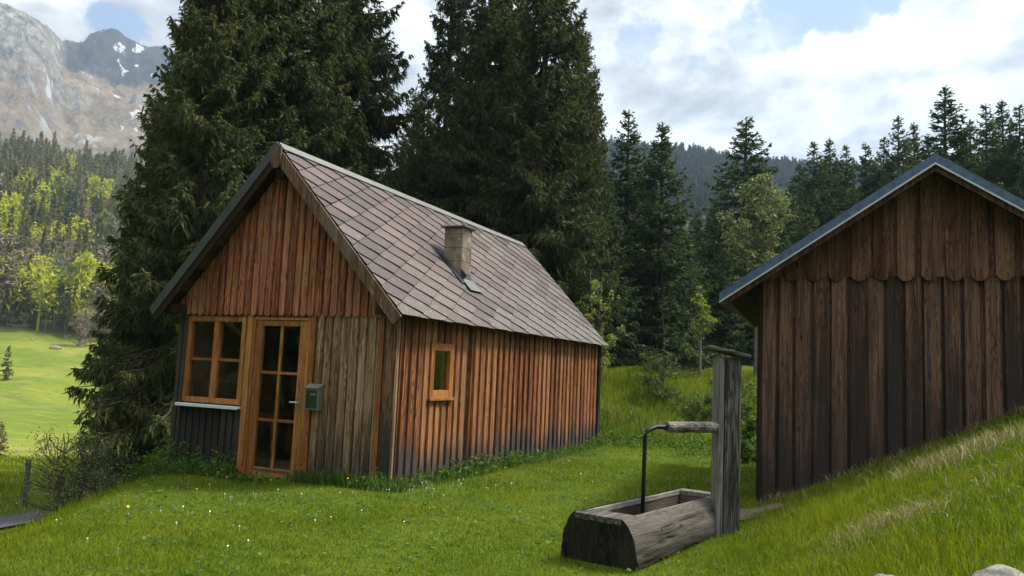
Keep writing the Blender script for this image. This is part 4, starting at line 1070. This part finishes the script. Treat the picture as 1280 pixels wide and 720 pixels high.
for i, (px, py, Y_, lab) in enumerate([(86, 372, 180, 'grey brown leafless tree below the largest yellow green tree'), (122, 385, 178, 'grey brown leafless tree at the meadow edge near the broad spruce'), (68, 300, 215, 'grey leafless tree in the middle of the hillside'), (100, 290, 222, 'grey leafless tree above the largest yellow green tree'), (8, 330, 200, 'grey leafless tree at the left frame edge')]):
    t = leafy('bare_tree', 13, 3.4, 95 + i, 2200, .26, 'twig', clumps=44, clear=.12)
    x = ray(px, py)[0] * Y_; t.location = (x, Y_, gz1(x, Y_)); tag(t, lab, 'tree', 'leafless trees on the wooded hillside')

def merged_forest(name, P, T_list, smin, smax, mat, seed):
    r = np.random.default_rng(seed); out = []
    z = gz(P[:, 0], P[:, 1])
    for i in range(len(P)):
        T = T_list[r.integers(len(T_list))]; a = r.uniform(0, 6.28); s = r.uniform(smin, smax); w = s * r.uniform(.85, 1.2)
        c, s_ = math.cos(a), math.sin(a)
        Rm = np.array([[c * w, -s_ * w, 0], [s_ * w, c * w, 0], [0, 0, s]])
        out.append(T @ Rm.T + np.array([P[i, 0], P[i, 1], z[i] - .3]))
    T = np.concatenate(out); V, Fc = tri_mesh_data(T)
    return np_mesh(name, V, Fc, mat)
lowA = [spruce_tris(H_, R_b, 1.0, sd_, dens=1.6, spacing=1.5, shoots=1, width=.5, lenk=3.6, nb=(4, 6))[0] for H_, R_b, sd_ in [(22, 3.4, 71), (25, 3.0, 72), (19, 3.6, 73)]]
lowB = [spruce_tris(H_, R_b, 1.0, sd_, dens=.9, spacing=2.3, shoots=1, width=1.0, lenk=4.2, nb=(3, 5))[0] for H_, R_b, sd_ in [(22, 3.6, 74), (25, 3.2, 75), (19, 3.8, 76)]]
print('low tree tris', [len(t) for t in lowA + lowB], 'hill tris', [len(p[2]) for p in pH])
n = 1900; a = np.radians(rg.uniform(-60, -18, n)); r = np.sqrt(rg.uniform(285 ** 2, 620 ** 2, n))
P = np.stack([r * np.sin(a), r * np.cos(a)], -1)
a = np.radians(rg.uniform(-62, -37, 160)); r = rg.uniform(210, 300, 160); P = np.concatenate([P, np.stack([r * np.sin(a), r * np.cos(a)], -1)])
o = merged_forest('forest', P, lowA, .5, .95, M['needlefar'], 5); tag(o, 'olive and brown spruce forest covering the upper hillside at left', 'forest', kind='stuff')
def leafy_tris(H, R, seed, n=420, size=.55):
    r = np.random.default_rng(seed); cl = r.normal(0, 1, (16, 3)); cl /= np.linalg.norm(cl, axis=1)[:, None]
    C = cl * np.array([R * .65, R * .65, H * .28]) * r.uniform(.5, 1, (16, 1)) + np.array([0, 0, H * .62])
    P = C[r.integers(16, size=n)] + r.normal(0, 1, (n, 3)) * R * .24
    a = r.normal(0, 1, (n, 3)); a /= np.linalg.norm(a, axis=1)[:, None]; b = np.cross(a, r.normal(0, 1, (n, 3))); b /= np.linalg.norm(b, axis=1)[:, None]
    s = size * r.uniform(.6, 1.3, n)[:, None]; T = np.stack([P - a * s, P + b * s * .6, P + a * s], 1)
    tk = np.array([[[-.2, 0, 0], [.2, 0, 0], [0, 0, H * .7]], [[0, -.2, 0], [0, .2, 0], [0, 0, H * .7]]]); return np.concatenate([T, tk])
lt = [leafy_tris(15, 4.2, 301), leafy_tris(18, 3.6, 302), leafy_tris(13, 4.6, 303)]
for nm_, n_, mt_, sd_, lab_ in (('broadleaf_wood', 85, 'leafyellow', 31, 'yellow green broadleaf crowns mixed into the spruce hillside'), ('leafless_wood', 110, 'twig', 32, 'grey brown leafless crowns mixed into the spruce hillside'), ('broadleaf_wood', 60, 'leafpale', 33, 'dull green broadleaf crowns mixed into the spruce hillside')):
    r1 = np.random.default_rng(sd_); a = np.radians(r1.uniform(-50, -22, n_)); r = 205 + 230 * r1.random(n_) ** 1.4
    o = merged_forest(nm_, np.stack([r * np.sin(a), r * np.cos(a)], -1), lt, .85, 1.35, M[mt_], sd_); tag(o, lab_, 'wood', kind='stuff')
n = 9000; a = np.radians(rg.uniform(-12, 48, n)); r = np.sqrt(rg.uniform(330 ** 2, 690 ** 2, n))
P = np.stack([r * np.sin(a), r * np.cos(a)], -1)
a = np.radians(rg.uniform(-14, 50, 1100)); r = np.sqrt(rg.uniform(60 ** 2, 335 ** 2, 1100)); P = np.concatenate([P, np.stack([r * np.sin(a), r * np.cos(a)], -1)])
o = merged_forest('forest', P, lowB, .26, .48, M['needlehill'], 6); tag(o, 'blue hazy spruce forest on the far hill at right', 'forest', kind='stuff')

# the wood goes on outside the picture, across the track: the cabin windows mirror it
blk = [spruce_tris(H_, R_b, .8, sd_, dens=5, spacing=.6, shoots=2, width=.14, lenk=1.5, gaps=.02)[0] for H_, R_b, sd_ in [(22, 4.2, 171), (25, 4.0, 172)]]
P = []
for k in range(400):
    a = math.radians(rg.uniform(-140, -78)); r = rg.uniform(15, 38); x, y = r * math.sin(a), r * math.cos(a)
    if True:
        if all((x - q[0]) ** 2 + (y - q[1]) ** 2 > 3.6 ** 2 for q in P): P.append((x, y))
o = merged_forest('forest', np.array(P), blk, .8, 1.1, M['needle'], 8); tag(o, 'dark spruce forest across the track, mirrored in the front window', 'forest', kind='stuff')

# ------------------------------------------------------------------ lawn, long grass, weeds, flowers
def blocked(x, y, pad=0.0):
    def inrect(o, rot, x0, x1, y0, y1):
        c, s = math.cos(-rot), math.sin(-rot); dx, dy = x - o[0], y - o[1]
        lx, ly = dx * c - dy * s, dx * s + dy * c
        return (lx > x0 - pad) & (lx < x1 + pad) & (ly > y0 - pad) & (ly < y1 + pad)
    b = inrect(CAB, CROT, -CW, .05, 0, CL) | inrect(CAB, CROT, -2.42, -1.48, -.45, 0) | inrect(SH, SROT, 0, SW, 0, SD)
    b |= inrect((TA[0], TA[1]), math.atan2(TD[1], TD[0]), .02, TL - .02, -.27, .27)
    b |= inrect((PX, PY), 0, -.11, .11, -.09, .09)
    b |= inrect((2.15, 8.55), 0, 0, .95, 0, .45) & (np.sin(x * 40) + np.sin(y * 37) < 1.4)
    return b
def blades(name, x, y, h, w, lean, mat, seed, two=True):
    r = np.random.default_rng(seed); n = len(x); z = gz(x, y) - .008
    a = r.uniform(0, 2 * math.pi, n); tl = a + r.uniform(-1.2, 1.2, n) + math.pi / 2
    wx, wy = np.cos(a) * w, np.sin(a) * w
    lx, ly = np.cos(tl) * h * lean, np.sin(tl) * h * lean
    B0 = np.stack([x - wx, y - wy, z], -1); B1 = np.stack([x + wx, y + wy, z], -1)
    tip = np.stack([x + lx, y + ly, z + h * np.sqrt(np.clip(1 - lean ** 2 * .6, .15, 1))], -1)
    if two:
        m = np.stack([x + lx * .33, y + ly * .33, z + h * .58], -1); wv = np.stack([wx, wy, 0 * wx], -1) * .75
        V = np.stack([B0, B1, m + wv, m - wv, tip], 1).reshape(-1, 3)
        b = np.arange(n) * 5
        F = np.concatenate([np.stack([b, b + 1, b + 2], -1), np.stack([b, b + 2, b + 3], -1), np.stack([b + 3, b + 2, b + 4], -1)])
    else:
        V = np.stack([B0, B1, tip], 1).reshape(-1, 3); b = np.arange(n) * 3; F = np.stack([b, b + 1, b + 2], -1)
    return np_mesh(name, V, F, M[mat])
rg = np.random.default_rng(123)
def sector(n, r0, r1, a0, a1):
    r = np.sqrt(rg.uniform(r0 ** 2, r1 ** 2, n)); a = np.radians(rg.uniform(a0, a1, n)); return r * np.sin(a), r * np.cos(a)
def bankd(x, y): return (x - 3.0) * .93 - (y - 9.6) * .37
def moundd(x, y): return y - (16.9 + .37 * np.clip(x, -4, 12))
lab = 'short bright green lawn grass in front of the cabin'
def lawn(n, r0, r1, hmul, wmul, seed, two, a0=-44, a1=44):
    x, y = sector(n, r0, r1, a0, a1); ok = ~blocked(x, y, .0) & (moundd(x, y) < .6)
    x, y = x[ok], y[ok]; bd = bankd(x, y)
    tuft = .75 + .7 * np.clip(fbm(x * .9, y * .9, 3, 55) + .25, 0, 1) + .5 * np.clip(vnoise(x * 5, y * 5, 57), 0, 1)
    h = rg.uniform(.022, .058, len(x)) * tuft * hmul * (1 + .85 * ss(-.3, .7, bd)); w = rg.uniform(.0016, .0032, len(x)) * wmul
    o = blades('grass', x, y, h, w, rg.uniform(.1, .8, len(x)), 'grass', seed, two); tag(o, lab, 'grass', kind='stuff')
lawn(230000, 2.4, 9.0, 1.0, 1.0, 1, True)
lawn(210000, 9.0, 15, 1.05, 1.7, 2, False)
lawn(150000, 15, 24, 1.2, 2.6, 3, False)
lawn(70000, 1.6, 9.0, 1.0, 1.3, 11, False, 44, 80)
lawn(50000, 1.6, 9.0, 1.0, 1.3, 12, False, -80, -44)
r0 = np.random.default_rng(31)
x, y = sector(16000, 4.0, 17, -40, 36); ok = ~blocked(x, y, .0) & (moundd(x, y) < .3) & (fbm(x * .8, y * .8, 3, 91) > -.02); x, y = x[ok], y[ok]
z = gz(x, y) + r0.uniform(.012, .04, len(x)); a = r0.uniform(0, 6.28, len(x)); sz_ = r0.uniform(.008, .020, len(x)) * (1 + .04 * np.hypot(x, y)); tz1, tz2 = r0.normal(0, .3, len(x)), r0.normal(0, .3, len(x))
Q = np.stack([np.stack([x + sz_ * np.cos(a + k * 1.5708), y + sz_ * np.sin(a + k * 1.5708), z + sz_ * (tz1 * np.cos(a + k * 1.5708) + tz2 * np.sin(a + k * 1.5708))], -1) for k in range(4)], 1)
o = np_mesh('clover', Q.reshape(-1, 3), np.arange(len(Q) * 4).reshape(-1, 4), M['weed']); tag(o, 'clover and other flat leaves among the lawn grass', 'clover', kind='stuff')
# left slope down to the meadow, and the near meadow
x, y = sector(90000, 9, 60, -48, -20); ok = ~blocked(x, y) & ((-(3.35 + .2 * np.clip(y, 0, 11)) - x) > -.3)
x, y = x[ok], y[ok]; rr_ = np.hypot(x, y)
tr_ok = np.abs(y - np.interp(x, [-40, -24, -15, -9.5], [11.5, 13.2, 14.3, 15.3])) > 1.25
x, y, rr_ = x[tr_ok], y[tr_ok], rr_[tr_ok]
o = blades('grass', x, y, rg.uniform(.06, .16, len(x)) * (1 + rr_ / 60), .004 * (1 + rr_ / 14), rg.uniform(.1, .7, len(x)), 'grass', 4, False); tag(o, 'grass on the slope falling to the meadow at left', 'grass', kind='stuff')
# mound
x, y = sector(90000, 16.5, 27, -6, 26); md = moundd(x, y); ok = (md > .1) & (md < 8) & ~blocked(x, y, .05) & (x > 1.0)
x, y = x[ok], y[ok]; md = moundd(x, y)
h = rg.uniform(.10, .30, len(x)) * (.7 + 1.0 * np.clip(fbm(x * .8, y * .8, 3, 58) + .4, 0, 1.2)) * (1 - .5 * ss(4, 7, md))
o = blades('long_grass', x, y, h, rg.uniform(.004, .008, len(x)), rg.uniform(.2, .95, len(x)), 'longgrass', 5, True); tag(o, 'long rough grass covering the mound behind the trough', 'grass', kind='stuff')
# long grass and dry tufts on the bank
x, y = sector(26000, 2.6, 11, 6, 46); bd = bankd(x, y); ok = ~blocked(x, y) & (bd > .0) & (fbm(x * 1.1, y * 1.1, 3, 59) > -.12)
x, y = x[ok], y[ok]
o = blades('long_grass', x, y, rg.uniform(.05, .15, len(x)), rg.uniform(.0018, .0034, len(x)), rg.uniform(.2, .9, len(x)), 'longgrass', 6, True); tag(o, 'longer grass leaning over on the bank below the shed', 'grass', kind='stuff')
dx, dy, dh = [], [], []
def on_bank(px, py):
    d = ray(px, py); ts = np.linspace(2.2, 14, 900); zz = EYE[2] + d[2] * ts - gz(d[0] * ts, ts); k = np.argmax(zz < 0); return d[0] * ts[k], ts[k]
for px, py, n_, sp_, hh in [(1085, 668, 420, .17, .12), (1115, 655, 520, .17, .14), (1140, 648, 260, .12, .12), (1060, 690, 150, .16, .10), (1170, 588, 420, .22, .18), (1205, 572, 500, .26, .2), (1245, 556, 420, .26, .2), (1265, 590, 300, .3, .14), (1010, 628, 130, .14, .12), (1060, 608, 200, .2, .13), (1110, 590, 220, .2, .14), (980, 640, 80, .15, .1), (1240, 640, 160, .3, .1), (1180, 640, 140, .3, .1), (950, 672, 70, .2, .1)]:
    bx_, by_ = on_bank(px, py); n_ = int(n_ * .6); dx.append(rg.normal(bx_, sp_, n_)); dy.append(rg.normal(by_, sp_, n_)); dh.append(rg.uniform(.4, 1.1, n_) * hh)
for u_ in np.linspace(0, 3.2, 40):     # fringe along the shed wall
    c = SH[:2] + u_ * np.array([math.cos(SROT), math.sin(SROT)]); n_ = 26
    dx.append(rg.normal(c[0] + .03, .08, n_)); dy.append(rg.normal(c[1] - .12, .07, n_)); dh.append(rg.uniform(.05, .19, n_))
for px, py in [(838, 508), (848, 512), (828, 506), (800, 488), (765, 492)]:
    d = ray(px, py); bx_, by_ = d[0] * 19.2, 19.2; dx.append(rg.normal(bx_, .22, 200)); dy.append(rg.normal(by_, .22, 200)); dh.append(rg.uniform(.1, .3, 200))
x, y, h = np.concatenate(dx), np.concatenate(dy), np.concatenate(dh); ok = ~blocked(x, y); x, y, h = x[ok], y[ok], h[ok]
o = blades('dry_grass', x, y, h, rg.uniform(.0015, .003, len(x)) * (1 + .12 * np.hypot(x, y) / 2), rg.uniform(.3, 1.1, len(x)), 'straw', 7, True); tag(o, 'straw coloured dry tufts on the bank and along the shed foot', 'grass', kind='stuff')

# weeds along the cabin foot
def weeds(name, pts, seed, label):
    r = np.random.default_rng(seed); Q = []
    for (x, y, hgt) in pts:
        n = int(10 + 40 * hgt); z0 = gz1(x, y)
        for k in range(n):
            b = np.array([x + r.normal(0, .06), y + r.normal(0, .06), z0 + hgt * r.random() ** .8])
            a = np.array([r.normal(), r.normal(), r.normal() * .6 + .25]); a /= np.linalg.norm(a); c = np.cross(a, r.normal(0, 1, 3)); c /= np.linalg.norm(c) + 1e-9
            s = r.uniform(.018, .045); Q.append([b, b + a * s + c * s * .45, b + a * s * 2, b + a * s - c * s * .45])
    Q = np.array(Q); o = np_mesh(name, Q.reshape(-1, 3), np.arange(len(Q) * 4).reshape(-1, 4), M['weed']); tag(o, label, 'weeds', kind='stuff')
def cab(x, y):
    c, s = math.cos(CROT), math.sin(CROT); return CAB[0] + x * c - y * s, CAB[1] + x * s + y * c
wp = []
for k in range(95):
    u_ = rg.uniform(-4.15, -2.5); wp.append((*cab(u_, -rg.uniform(.06, .6)), .07 + .42 * rg.random() ** 2 * (1.15 if u_ < -2.9 else .7)))
for k in range(55): wp.append((*cab(rg.uniform(-1.35, .1), -rg.uniform(.05, .34)), .05 + .22 * rg.random() ** 2))
for k in range(26): wp.append((*cab(rg.uniform(-2.4, -1.45), -rg.uniform(.44, .62)), rg.uniform(.03, .09)))
for k in range(90):
    v_ = rg.uniform(.0, 4.3); wp.append((*cab(.12 + rg.uniform(.0, .32), v_), rg.uniform(.06, .24) * (1.25 if 1.6 < v_ < 3.6 else .8)))
for k in range(30): wp.append((*cab(.14 + rg.uniform(.0, .2), rg.uniform(4.3, 8.4)), rg.uniform(.04, .12)))
weeds('weeds', wp, 9, 'leafy green weeds growing along the foot of the cabin walls')
wp = [(rg.uniform(3.6, 5.0), rg.uniform(16.0, 18.6), rg.uniform(.1, .4)) for k in range(90)] + [(rg.uniform(1.6, 3.6), rg.uniform(17.2, 18.4), rg.uniform(.06, .25)) for k in range(120)]
weeds('weeds', wp, 10, 'broad leaved weeds at the foot of the mound')
x = np.concatenate([cab(rg.uniform(-1.4, .4, 420), -rg.uniform(.05, .4, 420))[0], cab(.06 + rg.uniform(.03, .45, 520), rg.uniform(0, 8, 520))[0], cab(rg.uniform(-4.2, -2.4, 500), -rg.uniform(.05, .6, 500))[0]])
rg2 = np.random.default_rng(9)
A = [cab(rg2.uniform(-1.4, .4, 900), -rg2.uniform(.05, .4, 900)), cab(.06 + rg2.uniform(.03, .40, 1100), rg2.uniform(0, 8, 1100)), cab(rg2.uniform(-4.2, -2.4, 900), -rg2.uniform(.05, .6, 900))]
x = np.concatenate([a[0] for a in A]); y = np.concatenate([a[1] for a in A]); ok = ~blocked(x, y, .0); x, y = x[ok], y[ok]
o = blades('long_grass', x, y, rg2.uniform(.08, .26, len(x)), rg2.uniform(.003, .006, len(x)), rg2.uniform(.1, .7, len(x)), 'weed', 8, True); tag(o, 'uncut grass fringe along the foot of the cabin walls', 'grass', kind='stuff')

M['petal'] = plain('white_petals', (.78, .78, .74), .7, .2, 0, .05, 20)
M['yellowpetal'] = plain('yellow_petals', (.75, .42, .03), .7, .2, 0, .1, 20)
def flowers(name, pts, rad, mat, label, seed):
    r = np.random.default_rng(seed); mb = MB()
    for x, y, hh in pts:
        z = gz1(x, y) + hh; t1, t2 = r.normal(0, .3), r.normal(0, .3); k = 7
        q = [(x + rad * math.cos(6.283 * j / k), y + rad * math.sin(6.283 * j / k), z + rad * (t1 * math.cos(6.283 * j / k) + t2 * math.sin(6.283 * j / k))) for j in range(k)]
        mb.add(q + [(x, y, z - rad * .4)], [tuple(range(k))] + [(j, k, (j + 1) % k) for j in range(k)])
        mb.tube([(x, y, z - hh), (x, y, z - rad * .3)], .0012, 3, cap=False)
    o = mb.build(name, mat); tag(o, label, 'flowers', kind='stuff')
fpts = []
for px, py, sp_, n_ in [(430, 605, .3, 16), (500, 612, .5, 40), (560, 603, .35, 18), (600, 615, .3, 10), (470, 622, .6, 20), (330, 625, .4, 8), (255, 645, .5, 5), (120, 650, .4, 3), (60, 690, .4, 2), (260, 690, .4, 4), (440, 660, .7, 8), (640, 640, .5, 6), (765, 612, .5, 8), (700, 600, .5, 6), (145, 655, .3, 4)]:
    d = ray(px, py); Yq = (EYE[2] + .06) / -d[2]
    for k in range(n_):
        fx, fy = rg.normal(d[0] * Yq, sp_), rg.normal(Yq, sp_ * .8)
        if not blocked(np.array([fx]), np.array([fy]), .06)[0]: fpts.append((fx, fy, rg.uniform(.03, .065)))
flowers('daisies', fpts, .008, M['petal'], 'white daisies dotted over the lawn before the cabin', 3)
fpts = []
for px, py in [(258, 600), (272, 596), (283, 604), (246, 611), (338, 607), (434, 610), (262, 608), (160, 634), (623, 588), (250, 588), (156, 628), (235, 604)]:
    d = ray(px, py); Yq = (EYE[2] + .02) / -d[2]; fpts.append((d[0] * Yq, Yq, rg.uniform(.05, .16)))
flowers('dandelions', fpts, .014, M['yellowpetal'], 'orange yellow dandelions among the weeds by the cabin', 4)

# ------------------------------------------------------------------ fence posts, rocks
for px, ty, Y_, H_, lab in [(36, 574, 17.6, 1.0, 'thin grey fence post standing free beside the track'), (77, 588, 16.4, .75, 'thin dark fence post half hidden by the twiggy bush')]:
    x = ray(px, ty)[0] * Y_; zb = gz1(x, Y_); zt = EYE[2] + ray(px, ty)[2] * Y_
    e = empty('fence_post', (x, Y_, zb)); h_ = max(.5, zt - zb)
    mb = MB(); mb.tube([(0, 0, -.3), (.01, 0, h_ * .5), (0, .0, h_ - .02), (0, 0, h_)], [.062, .058, .055, .04], 9)
    mb.build('post', M['oldwood'], e); tag(e, lab, 'fence post', 'fence posts by the track')
def rock_mat():
    m, g = new_mat('limestone'); P = g.n('ShaderNodeTexCoord', out='Object')
    n = g.noise(P, 9, 8, .7); v = g.noise(P, 40, 6, .7)
    c = g.ramp(n, [(.3, (.10, .10, .085)), (.5, (.27, .26, .23)), (.7, (.48, .47, .43))])
    c = g.mix(g.sm(v, .55, .7, 0, .7), c, (.07, .075, .05))
    return finish(m, g, principled(g, c, .95, .15, bump=v, bstr=.6))
M['rock'] = rock_mat()
def rock(px, py, size, seed, label, Y_=None):
    x, y = on_bank(px, py) if Y_ is None else (ray(px, py)[0] * Y_, Y_); bm = bmesh.new(); bmesh.ops.create_icosphere(bm, subdivisions=4, radius=1)
    for v in bm.verts:
        d = v.co.normalized(); n = float(fbm(np.array(d.x * 1.3 + seed), np.array(d.y * 1.3 + d.z * 1.7), 5, seed)); k = 1 + .45 * n
        v.co = Vector((d.x * size * k * 1.15, d.y * size * k * .8, d.z * size * k * .62))
    me = bpy.data.meshes.new('rock'); bm.to_mesh(me); bm.free(); me.materials.append(M['rock'])
    for p in me.polygons: p.use_smooth = True
    o = bpy.data.objects.new('rock', me); COL.objects.link(o); o.location = (x, y, gz1(x, y) + size * .12); tag(o, label, 'rock'); return o
rock(1256, 738, .125, 3, 'large pale limestone in the bank grass at the bottom right corner')
rock(1112, 736, .085, 8, 'smaller dark grey stone left of the pale one')
for px, Y_, sz_, sd_, lab in [(70, 158, .9, 11, 'brownish boulder in the upper meadow beside the tree shadow'), (78, 164, .6, 12, 'small boulder just above the brownish one in the upper meadow'), (40, 166, .45, 13, 'small grey stone alone near the wood at the top of the meadow')]:
    rock(px, 430, sz_, sd_, lab, Y_)
